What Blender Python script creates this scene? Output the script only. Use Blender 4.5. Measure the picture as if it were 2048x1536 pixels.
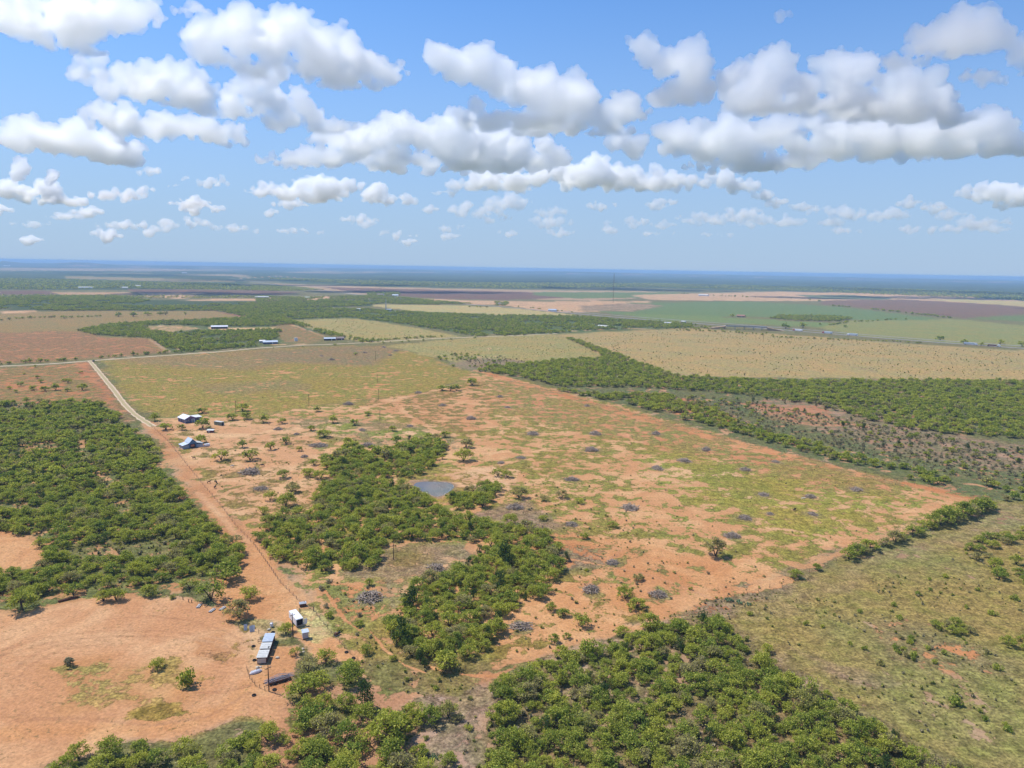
import bpy, bmesh, math, random
import numpy as np
from mathutils import Vector, Matrix
R = math.radians
for o in list(bpy.data.objects): bpy.data.objects.remove(o)
scene = bpy.context.scene
COL = scene.collection

# ------------------------------------------------------------------ camera
HCAM = 115.0; FPX = 1420.0; PITCH = R(9.28); ROLL = R(1.0)
cp, sp, cr, sr = math.cos(PITCH), math.sin(PITCH), math.cos(ROLL), math.sin(ROLL)
FW = np.array((0, cp, -sp)); R0 = np.array((1.0, 0, 0)); U0 = np.array((0, sp, cp))
RT = R0*cr + U0*sr; UP = U0*cr - R0*sr
cam_data = bpy.data.cameras.new('camera'); cam = bpy.data.objects.new('camera', cam_data); COL.objects.link(cam)
cam_data.sensor_width = 36.0; cam_data.lens = FPX/2048*36.0
cam_data.clip_start = 0.5; cam_data.clip_end = 200000
m = Matrix.Identity(4)
for i in range(3):
    m[i][0] = RT[i]; m[i][1] = UP[i]; m[i][2] = -FW[i]
m[0][3], m[1][3], m[2][3] = 0, 0, HCAM
cam.matrix_world = m
scene.camera = cam

# ------------------------------------------------------------------ world, sun, exposure
SUN_AZ = R(-68)      # azimuth from +Y towards +X: the sun stands left and a little beyond
SUN_EL = R(60)
world = bpy.data.worlds.new('World'); scene.world = world; world.use_nodes = True
nt = world.node_tree; nt.nodes.clear()
sky = nt.nodes.new('ShaderNodeTexSky'); sky.sky_type = 'NISHITA'; sky.sun_disc = False
sky.sun_elevation = SUN_EL; sky.sun_rotation = SUN_AZ
sky.altitude = 0; sky.air_density = 1.0; sky.dust_density = 0.0; sky.ozone_density = 3.0
hs = nt.nodes.new('ShaderNodeMix'); hs.data_type = 'RGBA'; hs.blend_type = 'MULTIPLY'; hs.inputs[0].default_value = 1.0
hs.inputs[7].default_value = (0.72, 1.12, 1.52, 1)      # the clear deep blue of a dry summer noon
bg = nt.nodes.new('ShaderNodeBackground'); bg.inputs['Strength'].default_value = 0.115
wo = nt.nodes.new('ShaderNodeOutputWorld')
nt.links.new(sky.outputs[0], hs.inputs[6]); 
# dusty summer air pales the sky evenly all round towards the horizon
tc = nt.nodes.new('ShaderNodeTexCoord'); sx = nt.nodes.new('ShaderNodeSeparateXYZ'); mr = nt.nodes.new('ShaderNodeMapRange'); mr.interpolation_type = 'SMOOTHSTEP'
mr.inputs[1].default_value = -0.02; mr.inputs[2].default_value = 0.40; mr.inputs[3].default_value = 0.93; mr.inputs[4].default_value = 0.05
mh = nt.nodes.new('ShaderNodeMix'); mh.data_type = 'RGBA'; mh.inputs[7].default_value = (3.45, 4.6, 6.4, 1)
nt.links.new(tc.outputs['Generated'], sx.inputs[0]); nt.links.new(sx.outputs[2], mr.inputs[0]); nt.links.new(mr.outputs[0], mh.inputs[0])
nt.links.new(hs.outputs[2], mh.inputs[6]); nt.links.new(mh.outputs[2], bg.inputs['Color']); nt.links.new(bg.outputs[0], wo.inputs[0])
sun_d = bpy.data.lights.new('sun', 'SUN'); sun_d.energy = 5.0; sun_d.angle = R(0.53); sun_d.color = (1.0, 0.955, 0.89)
sun = bpy.data.objects.new('sun', sun_d); COL.objects.link(sun)
SUNV = Vector((math.sin(SUN_AZ)*math.cos(SUN_EL), math.cos(SUN_AZ)*math.cos(SUN_EL), math.sin(SUN_EL)))
sun.rotation_euler = SUNV.to_track_quat('Z', 'Y').to_euler(); sun.location = (0, 0, 400)
scene.view_settings.view_transform = 'Standard'; scene.view_settings.look = 'None'
scene.view_settings.exposure = 0.0; scene.view_settings.gamma = 1.0
cy = scene.cycles
cy.max_bounces = 64; cy.diffuse_bounces = 3; cy.glossy_bounces = 2; cy.transmission_bounces = 2
cy.volume_bounces = 64; cy.transparent_max_bounces = 48
cy.use_denoising = True
cy.use_adaptive_sampling = True; cy.adaptive_threshold = 0.02

# ------------------------------------------------------------------ helpers: pixels of the photograph (2048 wide) to directions and ground points
rng = np.random.default_rng(11)
def pdir(x, y):
    return FW + (x-1024)/FPX*RT - (y-768)/FPX*UP
def gp(x, y, z=0.0):
    d = pdir(x, y); t = (HCAM-z)/max(1e-4, -d[2])
    return np.array((d[0]*t, d[1]*t))
def g2p(P):
    """ground points (n,2) -> photo pixels (n,2); points behind the lens give nan"""
    P = np.asarray(P, float); dx = P[:, 0]; dy = P[:, 1]; dz = -HCAM
    w = dx*FW[0]+dy*FW[1]+dz*FW[2]; u = dx*RT[0]+dy*RT[1]+dz*RT[2]; v = dx*UP[0]+dy*UP[1]+dz*UP[2]
    w = np.where(w > 1, w, np.nan)
    return np.stack((1024+u/w*FPX, 768-v/w*FPX), 1)
def tag(o, label=None, cat=None, group=None, kind=None):
    if label: o['label'] = label
    if cat: o['category'] = cat
    if group: o['group'] = group
    if kind: o['kind'] = kind
    return o
def mesh_np(name, V, F):
    """V (n,3), F list/array of equal-length faces"""
    me = bpy.data.meshes.new(name)
    V = np.asarray(V, np.float32); F = np.asarray(F, np.int32); k = F.shape[1]
    me.vertices.add(len(V)); me.vertices.foreach_set('co', V.ravel())
    me.loops.add(F.size); me.loops.foreach_set('vertex_index', F.ravel())
    me.polygons.add(len(F)); me.polygons.foreach_set('loop_start', np.arange(0, F.size, k, dtype=np.int32))
    me.update(calc_edges=True)
    return me
def link(name, me, parent=None):
    o = bpy.data.objects.new(name, me); COL.objects.link(o)
    if parent: o.parent = parent
    return o
# ------------------------------------------------------------------ numpy noise in ground metres
def _h(ix, iy, s):
    n = (ix*374761393 + iy*668265263 + s*1442695041) & 0x7fffffff
    n = ((n ^ (n >> 13))*1274126177) & 0x7fffffff
    return ((n ^ (n >> 16)) & 0xffff)/65535.0
def vnoise(x, y, s=0):
    ix = np.floor(x).astype(np.int64); iy = np.floor(y).astype(np.int64); fx = x-ix; fy = y-iy
    fx = fx*fx*(3-2*fx); fy = fy*fy*(3-2*fy)
    a = _h(ix, iy, s); b = _h(ix+1, iy, s); c = _h(ix, iy+1, s); d = _h(ix+1, iy+1, s)
    return a+(b-a)*fx+(c-a)*fy+(a-b-c+d)*fx*fy
def fbm(x, y, s=0, o=4):
    t = 0; a = .5; w = 0
    for k in range(o):
        t = t+a*vnoise(x, y, s+k*17); w += a; x = x*2.03+5.1; y = y*2.03+1.7; a *= .5
    return t/w
def inside(px, py, poly):
    """points in polygon, vectorised"""
    p = np.asarray(poly, float); r = np.zeros(px.shape, bool); j = len(p)-1
    for i in range(len(p)):
        xi, yi = p[i]; xj, yj = p[j]
        if yi != yj:
            c = ((yi > py) != (yj > py)) & (px < (xj-xi)*(py-yi)/(yj-yi)+xi)
            r ^= c
        j = i
    return r
def seg_dist(X, Y, line):
    """distance in metres from ground points to a polyline of ground points"""
    best = np.full(X.shape, 1e9)
    for (ax, ay), (bx, by) in zip(line[:-1], line[1:]):
        dx, dy = bx-ax, by-ay; L = dx*dx+dy*dy+1e-9
        t = np.clip(((X-ax)*dx+(Y-ay)*dy)/L, 0, 1)
        best = np.minimum(best, np.hypot(X-ax-t*dx, Y-ay-t*dy))
    return best

# ------------------------------------------------------------------ the ground: one sheet to the horizon; each point knows its soil, its plant cover and their colours
SO = (.513, .249, .101); SP = (.562, .338, .170); SR = (.436, .186, .073); SG = (.311, .205, .112)
GY = (.186, .148, .043); GO = (.181, .137, .051); GB = (.165, .165, .032); GT = (.311, .230, .091); GL = (.210, .152, .087)
GC = (.125, .165, .05); GF = (.215, .215, .07); PM = (.15, .088, .058); PT = (.36, .25, .145); DB = (.060, .085, .028); GD = (.375, .306, .127); GM = (.169, .148, .059)
# polygon in photo pixels, plant colour, soil colour, cover 0..1, softness of the edge in metres
ZONES = [
 # far country
 ([(-400,560),(2500,560),(2500,700),(-400,690)], (.150, .140, .055), PT, .8, 60),
 ([(-400,545),(470,552),(520,578),(100,580),(-400,578)], DB, PT, .93, 80),
 ([(130,552),(300,556),(470,561),(470,564.5),(300,562),(130,557)], (.252, .197, .084), PT, .9, 10),
 ([(480,548),(1024,545),(2500,560),(2500,600),(2048,603),(1560,583),(1250,575),(1030,578),(760,573),(560,565)], DB, PT, .93, 80),
 ([(-100,580),(105,582),(115,589),(-100,589)], PM, PT, .9, 15), ([(105,584),(260,585),(275,590),(120,590)], PT, SO, .6, 15),
 ([(250,578),(512,581),(600,584),(560,590),(270,587)], PM, PT, .85, 15), ([(270,585),(410,586),(370,597),(300,595)], PT, SP, .5, 12),
 ([(262,605),(310,600),(512,597),(640,592),(760,596),(600,600),(440,603),(280,608)], PT, SP, .4, 12),
 ([(0,592),(60,591),(230,590),(300,600),(512,603),(760,600),(760,612),(512,618),(330,622),(80,622),(0,620)], DB, PT, .9, 30),
 ([(545,567),(760,574),(1030,580),(1290,583),(1390,590),(1170,602),(1024,596),(860,590),(720,589),(600,578)], PT, PT, .5, 20),
 ([(640,574),(760,577),(1024,583),(1130,588),(1130,596),(1000,600),(870,597),(760,589),(690,582)], PM, PT, .88, 15),
 ([(810,597),(1030,603),(1300,602),(1290,625),(1100,624),(1020,612),(900,606)], PT, SP, .45, 15),
 ([(1065,584),(1350,585),(1390,589),(1330,595),(1150,597),(1065,590)], GC, PT, .93, 12),
 ([(1260,590),(1560,583),(1900,590),(2048,602),(2500,625),(2500,640),(2048,622),(1800,602),(1500,602),(1300,600)], PT, SP, .5, 20),
 ([(1590,590),(1700,590),(1790,597),(1760,600),(1640,597)], (.130, .145, .075), PT, .92, 12),
 ([(1650,601),(1810,599),(2048,612),(2500,640),(2500,650),(2048,629),(1930,637),(1760,619),(1640,608)], (.172, .107, .066), PT, .93, 12),
 ([(1860,600),(1920,598),(2048,604),(2300,618),(2300,628),(2048,613)], GD, PT, .9, 10),
 ([(1170,618),(1250,606),(1480,603),(1600,608),(1700,616),(1880,638),(1830,644),(1560,634),(1400,632),(1240,630)], (.125, .175, .060), PT, .9, 12),
 ([(1160,612),(1250,606),(1330,611),(1260,624),(1160,622)], (.165, .129, .077), PT, .45, 15),
 ([(1245,628),(1400,632),(1560,641),(1700,648),(1640,655),(1480,648),(1300,640)], (.150, .195, .060), PT, .93, 10),
 ([(1700,641),(1860,640),(1900,637),(2048,651),(2400,672),(2400,710),(2048,695),(1860,683),(1700,670),(1640,655)], GF, GD, .9, 12),
 ([(1930,636),(2048,630),(2400,645),(2400,662),(2048,642)], GC, PT, .9, 10),
 ([(745,609),(900,610),(1024,616),(1160,631),(1120,635),(1000,631),(900,626),(820,621),(745,612)], GD, PT, .9, 8),
 # middle distance
 ([(-400,634),(0,628),(80,622),(430,622),(500,634),(480,639),(400,640),(330,643),(160,660),(200,672),(300,677),(337,703),(180,719),(0,729),(-400,742)], (.244, .176, .063), SR, .86, 10),
 ([(-400,668),(150,662),(200,674),(300,679),(333,702),(180,716),(0,724),(-400,734)], (.227, .135, .059), SR, .66, 25),
 ([(0,622),(72,620),(78,624),(0,627)], PT, SP, .3, 6),
 ([(430,622),(512,630),(505,636),(470,634)], (.202, .123, .063), SR, .6, 8),
 ([(155,660),(210,648),(340,640),(560,632),(640,662),(545,692),(340,705),(300,676),(200,672)], (.100, .120, .040), PT, .85, 8),
 ([(285,651),(350,650),(410,657),(330,665),(300,660)], (.252, .197, .084), SP, .6, 5),
 ([(418,654),(512,656),(600,652),(590,660),(450,660),(418,658)], GD, SP, .35, 4),
 ([(545,652),(572,645),(646,672),(625,687),(565,684)], (.206, .153, .059), SR, .72, 6),
 ([(565,640),(690,634),(800,650),(930,674),(735,687),(640,664)], (.294, .246, .087), SP, .8, 8),
 ([(560,640),(700,636),(800,647),(930,668),(1110,668),(1390,655),(1390,646),(1160,632),(1000,630),(745,618),(512,616),(430,622)], (.090, .120, .040), PT, .85, 14),
 ([(200,722),(330,712),(512,699),(700,690),(830,704),(950,745),(850,790),(700,803),(600,822),(500,832),(310,834),(250,790)], (.225, .185, .043), SO, .70, 10),
 ([(240,722),(512,699),(760,690),(810,702),(740,730),(560,725),(512,742),(380,738)], (.225, .165, .065), SO, .80, 30),
 ([(500,705),(700,692),(800,700),(740,730),(560,722)], (.21, .155, .07), SR, .8, 20),
 ([(380,770),(560,762),(600,780),(420,790)], (.215, .17, .06), SO, .78, 20),
 ([(775,690),(960,672),(1110,668),(1210,714),(1120,722),(1000,728),(950,738),(860,712)], (.277, .234, .084), SP, .87, 12),
 ([(870,730),(950,715),(1060,722),(960,742)], (.210, .164, .091), SG, .7, 15),
 ([(1115,668),(1390,656),(1560,668),(1860,690),(2400,720),(2400,775),(2048,762),(1700,762),(1350,752),(1210,712)], (.325, .245, .10), (.29, .2, .1), .82, 12),
 ([(-400,745),(0,735),(178,725),(235,785),(255,830),(200,808),(0,804),(-400,812)], (.206, .148, .052), SR, .62, 12),
 ([(150,725),(180,725),(262,848),(240,850),(215,805)], (.235, .131, .070), SR, .45, 8),
 ([(0,835),(135,838),(130,845),(0,850)], GB, SR, .7, 8),
 # wood floors
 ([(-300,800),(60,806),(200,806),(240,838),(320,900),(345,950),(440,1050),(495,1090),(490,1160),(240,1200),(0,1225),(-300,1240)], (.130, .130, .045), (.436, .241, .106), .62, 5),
 # the cleared pasture with its bare red soil
 ([(310,834),(500,832),(700,803),(850,790),(950,745),(1000,752),(1200,800),(1500,890),(1790,960),(1985,1000),(1700,1095),(1560,1165),(1400,1215),(1300,1250),(1000,1320),(720,1330),(560,1150),(430,1010),(330,870)], (.20, .175, .045), (.533, .293, .131), .50, 8),
 ([(330,845),(520,835),(640,850),(640,990),(520,1060),(440,1010)], (.197, .144, .051), (.552, .321, .154), .40, 10),
 ([(720,800),(850,790),(960,755),(1000,800),(960,870),(860,850)], (.197, .144, .047), (.513, .269, .117), .50, 20),
 ([(960,755),(1040,770),(1250,830),(1500,900),(1800,970),(1700,1000),(1500,945),(1250,880),(1000,830)], (.225, .178, .055), (.50, .235, .105), .62, 18),
 ([(1300,905),(1480,935),(1700,985),(1850,1010),(1780,1060),(1600,1090),(1450,1040),(1330,980)], (.235, .205, .045), (.533, .307, .144), .62, 22),
 ([(1380,925),(1470,920),(1560,980),(1520,1000),(1420,960)], (.2, .19, .04), SP, .70, 12),
 ([(560,835),(720,835),(900,860),(950,900),(800,900),(650,870)], (.206, .161, .073), (.513, .297, .144), .55, 20),
 ([(740,862),(830,858),(900,875),(860,885),(760,880)], (.185, .19, .042), SP, .62, 10),
 ([(640,850),(700,845),(720,866),(660,870)], (.185, .19, .042), SP, .62, 8),
 ([(1110,1070),(1240,1070),(1420,1120),(1560,1150),(1500,1190),(1300,1180),(1150,1130)], (.181, .144, .051), (.504, .251, .102), .30, 12),
 ([(1020,1100),(1190,1110),(1210,1150),(1110,1165),(1040,1150)], GL, SR, .62, 12),
 ([(1000,1165),(1200,1150),(1330,1200),(1420,1200),(1290,1255),(1100,1310),(1000,1320)], (.197, .144, .043), (.533, .279, .117), .40, 10),
 ([(760,1095),(960,1085),(960,1130),(830,1170),(790,1230),(760,1200),(700,1160)], (.227, .164, .087), (.436, .269, .135), .78, 10),
 ([(940,1030),(1060,1000),(1110,1060),(1020,1060)], GL, (.407, .264, .174), .75, 10),
 ([(780,1100),(860,1095),(850,1130),(790,1135)], GO, SP, .65, 6),
 ([(640,1160),(770,1150),(800,1260),(900,1340),(740,1400),(700,1310),(650,1230)], (.218, .173, .051), (.484, .269, .120), .68, 6),
 ([(655,1165),(750,1165),(760,1230),(690,1235)], (.172, .156, .047), SO, .72, 5),
 ([(700,1310),(960,1290),(990,1360),(880,1400),(760,1420)], (.168, .138, .051), (.445, .241, .113), .72, 6),
 # bank of the pond
 ([(770,950),(850,935),(910,930),(950,945),(940,985),(880,1005),(790,985)], (.244, .184, .047), (.504, .287, .128), .68, 5),
 ([(905,950),(1000,925),(1060,960),(1010,1000),(930,990)], (.223, .162, .052), SP, .36, 8),
 ([(814,962),(848,959),(898,961),(914,972),(902,986),(884,996),(866,997),(826,984)], (.20, .15, .075), (.30, .195, .11), .35, 2),
 # fence lines bulldozed bare
 ([(945,740),(985,745),(1150,792),(1350,847),(1500,886),(1700,938),(1900,983),(2000,998),(1960,1002),(1750,962),(1500,898),(1330,855),(1150,801),(1020,766)], (.24, .17, .07), (.484, .218, .086), .46, 4),
 ([(1985,998),(1950,1015),(1800,1075),(1690,1115),(1560,1165),(1420,1215),(1300,1260),(1340,1235),(1540,1150),(1680,1098),(1850,1035)], GL, (.484, .279, .128), .35, 3),
 # scrub on the far side of the red line
 ([(1030,752),(1220,715),(1350,752),(2400,765),(2400,1020),(1995,1000),(1700,935),(1500,882),(1200,795)], (.115, .125, .050), (.426, .232, .113), .72, 10),
 ([(1480,800),(1650,800),(1850,860),(2400,940),(2400,985),(1900,925),(1620,860)], (.185, .15, .085), (.34, .205, .12), .62, 14),
 ([(1250,780),(1420,800),(1480,850),(1350,830)], (.202, .148, .087), SR, .55, 14),
 ([(1490,805),(1640,812),(1720,850),(1600,850)], (.2, .155, .075), (.42, .2, .10), .48, 12),
 # grassland at the right
 ([(1990,1002),(1960,1025),(1800,1085),(1680,1125),(1560,1170),(1400,1225),(1500,1290),(1640,1370),(1780,1460),(1950,1536),(2000,1700),(2700,1700),(2700,1010)], (.215, .178, .058), (.388, .254, .138), .90, 5),
 ([(1990,1002),(2600,1020),(2600,1050),(1850,1095),(1600,1185),(1450,1230),(1420,1222),(1690,1122),(1900,1050)], (.225, .18, .075), SG, .8, 10),
 ([(1420,1190),(1590,1150),(1640,1150),(1560,1190),(1440,1230),(1390,1230)], GL, SR, .7, 5),
 ([(1560,1290),(1680,1330),(1800,1380),(1760,1400),(1620,1340)], (.218, .160, .084), SG, .7, 8),
 ([(1770,1240),(1850,1240),(1980,1300),(2040,1340),(1900,1340),(1780,1310)], (.202, .152, .064), SO, .76, 8),
 # lower wood and the grey slope before it
 ([(960,1420),(1000,1360),(1290,1240),(1450,1240),(1640,1370),(1800,1470),(2000,1580),(2000,1750),(900,1750)], (.168, .130, .064), (.388, .264, .156), .66, 5),
 ([(830,1400),(960,1370),(1010,1390),(960,1470),(970,1560),(860,1560),(840,1480)], (.227, .164, .101), (.407, .273, .183), .75, 5),
 ([(560,1400),(700,1340),(860,1400),(850,1480),(800,1560),(500,1560)], (.143, .123, .042), (.407, .220, .115), .5, 5),
 # farmyard
 ([(-300,1245),(0,1228),(100,1208),(200,1196),(370,1190),(440,1222),(500,1262),(520,1330),(580,1400),(560,1460),(480,1442),(400,1466),(250,1480),(0,1560),(-300,1650)], (.302, .189, .077), (.52, .285, .135), .10, 4),
 ([(95,1330),(180,1320),(300,1330),(380,1320),(420,1370),(380,1420),(250,1440),(140,1420)], (.277, .197, .070), (.484, .260, .109), .45, 8),
 ([(240,1420),(330,1395),(380,1420),(340,1445),(280,1445)], (.223, .159, .042), SO, .55, 4),
 ([(380,1270),(430,1265),(470,1310),(440,1340),(400,1330)], (.252, .148, .070), (.436, .213, .090), .4, 5),
 ([(-300,1060),(0,1062),(50,1075),(98,1112),(60,1136),(0,1142),(-300,1150)], (.252, .164, .070), (.513, .265, .113), .06, 3),
 ([(430,1165),(500,1090),(520,1100),(570,1170),(640,1250),(720,1320),(640,1330),(590,1270),(560,1240),(470,1240),(420,1215)], (.286, .197, .077), (.504, .260, .109), .14, 3),
 ([(595,1218),(630,1218),(665,1265),(640,1285),(600,1262)], (.411, .326, .142), (.484, .334, .150), .7, 2),
 ([(470,1240),(560,1240),(590,1270),(570,1275),(520,1268),(480,1255)], (.277, .213, .098), (.484, .307, .150), .6, 2),
 ([(548,1290),(600,1290),(590,1340),(575,1385),(530,1380),(520,1340)], (.252, .164, .070), (.455, .224, .094), .15, 2),
]
# (polyline in pixels, half width in metres, plant colour, soil colour, cover)
TRACKS = [
 ([(296,846),(330,882),(352,915),(385,960),(420,1005),(445,1035),(478,1075),(505,1095)], 6.0, GO, (.484, .247, .106), .10),
 ([(395,985),(430,1020),(470,1065),(500,1085)], 1.6, GT, SP, .1),
 ([(505,1092),(530,1130),(560,1165),(600,1205)], 4.0, GT, (.523, .287, .128), .1),
 ([(640,830),(700,822),(760,808),(830,790),(900,775)], 3.0, GO, (.542, .316, .150), .12),
 ([(790,806),(812,828),(850,850),(868,862),(905,905),(950,930)], 2.2, GO, (.513, .279, .124), .12),
 ([(1580,1160),(1500,1180),(1400,1195),(1330,1225),(1290,1255),(1180,1275),(1000,1330)], 2.6, GO, (.523, .279, .120), .12),
 ([(835,1170),(900,1125),(1000,1110),(1100,1098)], 1.2, GO, SP, .35),
 ([(860,1335),(930,1350),(990,1352),(1040,1330)], 0.9, GO, SO, .15),
 ([(650,1180),(672,1215),(690,1240),(720,1262),(745,1240),(770,1210)], 0.5, GT, SO, .2),
 ([(740,1262),(770,1300),(810,1330),(850,1345)], 0.6, GO, SO, .15),
 ([(505,1262),(520,1300),(515,1345),(530,1385),(480,1380)], 2.2, GO, (.562, .334, .158), .03),
 ([(0,1470),(150,1460),(330,1455),(450,1420),(510,1360)], 3.5, GO, (.533, .279, .117), .03),
 ([(0,1300),(90,1275),(200,1262),(330,1262),(430,1275),(490,1300)], .7, GO, (.43, .23, .11), .05), ([(0,1312),(95,1286),(205,1273),(330,1272),(425,1284),(480,1306)], .7, GO, (.43, .23, .11), .05),
 ([(20,1350),(50,1320),(110,1290),(220,1280)], .7, GO, (.43, .23, .11), .05), ([(40,1352),(68,1326),(125,1298),(225,1287)], .7, GO, (.43, .23, .11), .05), ([(200,1240),(300,1232),(380,1240),(450,1262),(500,1290)], .6, GO, (.432, .230, .109), .05),
 ([(500,1370),(450,1385),(400,1385)], .8, GO, (.422, .221, .105), .05), ([(30,1440),(160,1436),(300,1452),(420,1432),(500,1385)], .7, GO, (.43, .23, .11), .05), ([(1420,1195),(1300,1150),(1150,1120),(1040,1100)], .8, GO, (.480, .258, .126), .12), ([(1210,1085),(1240,1100),(1235,1112),(1200,1118),(1180,1108)], .7, GO, (.451, .230, .109), .1),
 ([(340,663),(345,690),(360,700)], 2.0, GT, SP, .1), ([(300,679),(338,704)], 3.0, GT, PT, .1), ([(572,645),(600,655),(646,672)], 2.2, GT, PT, .1),
 ([(640,655),(600,652),(560,650)], 1.5, GT, SP, .1), ([(545,690),(580,688),(620,689)], 4, GT, SP, .1),
 ([(500,632),(512,637)], 3, GT, SP, .1), ([(0,574),(512,573),(640,580)], 3, GT, PT, .5),
 ([(1110,664),(1250,657),(1390,660)], 5, GT, PT, .4), ([(470,558),(560,552),(600,553)], 8, SP, SP, .2), ([(555,552),(640,560)], 8, SP, SP, .2),
]
def build_ground():
    d = np.concatenate((np.arange(1250, 60, -2.0), np.arange(60, 12, -1.0), np.arange(12, 4.1, -.5)))
    rad = np.concatenate(([0.5, 30, 60, 90], HCAM*FPX/d, [41000]))
    az = np.concatenate((np.linspace(-180, -58, 26)[:-1], np.linspace(-58, 58, 700), np.linspace(58, 180, 26)[1:-1]))
    A = np.radians(az); na, nr = len(A), len(rad)
    X = (rad[:, None]*np.sin(A)[None]).ravel(); Y = (rad[:, None]*np.cos(A)[None]).ravel()
    i = np.arange(nr-1)[:, None]*na; j = np.arange(na)[None]; jn = (j+1) % na
    F = np.stack((i+j, i+jn, i+na+jn, i+na+j), -1).reshape(-1, 4)[:, ::-1]
    me = mesh_np('ground', np.column_stack((X, Y, np.zeros_like(X))), F)
    n = len(X); dist = np.hypot(X, Y)
    veg = np.tile(np.array((.13, .13, .05)), (n, 1)); soil = np.tile(np.array(PT), (n, 1)); cov = np.full(n, .75)
    far = dist > 2600; veg[far] = DB; cov[far] = .9
    # beyond the fields: woods and pastures in broad strips
    k = fbm(X/900., Y/1700., 3, 3); s = far & (k > .56); veg[s] = (.17, .16, .08); s = far & (k > .63); veg[s] = (.30, .23, .13)
    near = dist < 160; soil[near] = SO
    lo = g2p(np.column_stack((X, Y))); lo = np.nan_to_num(lo, nan=-9999)
    rg = np.random.default_rng(5)
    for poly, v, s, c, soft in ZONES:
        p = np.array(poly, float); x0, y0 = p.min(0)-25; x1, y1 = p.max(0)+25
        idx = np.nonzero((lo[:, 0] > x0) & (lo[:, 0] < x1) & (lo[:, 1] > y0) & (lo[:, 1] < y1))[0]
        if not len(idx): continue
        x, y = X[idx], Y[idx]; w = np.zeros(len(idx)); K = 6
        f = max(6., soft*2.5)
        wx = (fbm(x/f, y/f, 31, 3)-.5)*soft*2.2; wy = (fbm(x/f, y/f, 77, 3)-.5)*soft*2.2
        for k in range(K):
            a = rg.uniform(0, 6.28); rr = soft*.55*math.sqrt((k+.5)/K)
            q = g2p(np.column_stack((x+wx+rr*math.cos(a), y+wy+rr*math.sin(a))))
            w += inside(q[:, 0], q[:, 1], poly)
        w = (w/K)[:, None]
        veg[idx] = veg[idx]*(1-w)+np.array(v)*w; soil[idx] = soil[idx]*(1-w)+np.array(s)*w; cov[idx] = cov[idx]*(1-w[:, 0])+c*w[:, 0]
    for pl, hw, v, s, c in TRACKS:
        line = [gp(*p) for p in pl]; L = np.array(line); x0, y0 = L.min(0)-hw*4; x1, y1 = L.max(0)+hw*4
        idx = np.nonzero((X > x0) & (X < x1) & (Y > y0) & (Y < y1))[0]
        if not len(idx): continue
        x, y = X[idx], Y[idx]
        dd = seg_dist(x, y, line)+(fbm(x/4, y/4, 9, 3)-.5)*hw*1.3
        w = np.clip((hw*1.25-dd)/(hw*.8), 0, 1)[:, None]*(.85 if hw > 1.5 else .75)
        veg[idx] = veg[idx]*(1-w)+np.array(v)*w; soil[idx] = soil[idx]*(1-w)+np.array(s)*w; cov[idx] = cov[idx]*(1-w[:, 0])+c*w[:, 0]
    # scorched, littered ground round the brush piles
    for bx, by, bw in PILES:
        P = gp(bx, by); m_ = bw*math.hypot(P[0], P[1])/FPX*1.05
        idx = np.nonzero((np.abs(X-P[0]) < m_*3) & (np.abs(Y-P[1]) < m_*3))[0]
        if not len(idx): continue
        dd = np.hypot(X[idx]-P[0], Y[idx]-P[1])/m_+(fbm(X[idx]/3, Y[idx]/3, 5, 3)-.5)*.9
        w = np.clip((1.7-dd)/.9, 0, 1)[:, None]*.5
        veg[idx] = veg[idx]*(1-w)+np.array((.225, .165, .095))*w; cov[idx] = cov[idx]*(1-w[:, 0])+.7*w[:, 0]
    for nm, arr in (('veg', veg), ('soil', soil)):
        at = me.attributes.new(nm, 'FLOAT_COLOR', 'POINT'); at.data.foreach_set('color', np.column_stack((arr, np.ones(n))).astype(np.float32).ravel())
    at = me.attributes.new('cov', 'FLOAT', 'POINT'); at.data.foreach_set('value', cov.astype(np.float32))
    me.materials.append(ground_mat())
    return tag(link('ground', me), kind='structure')

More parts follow.
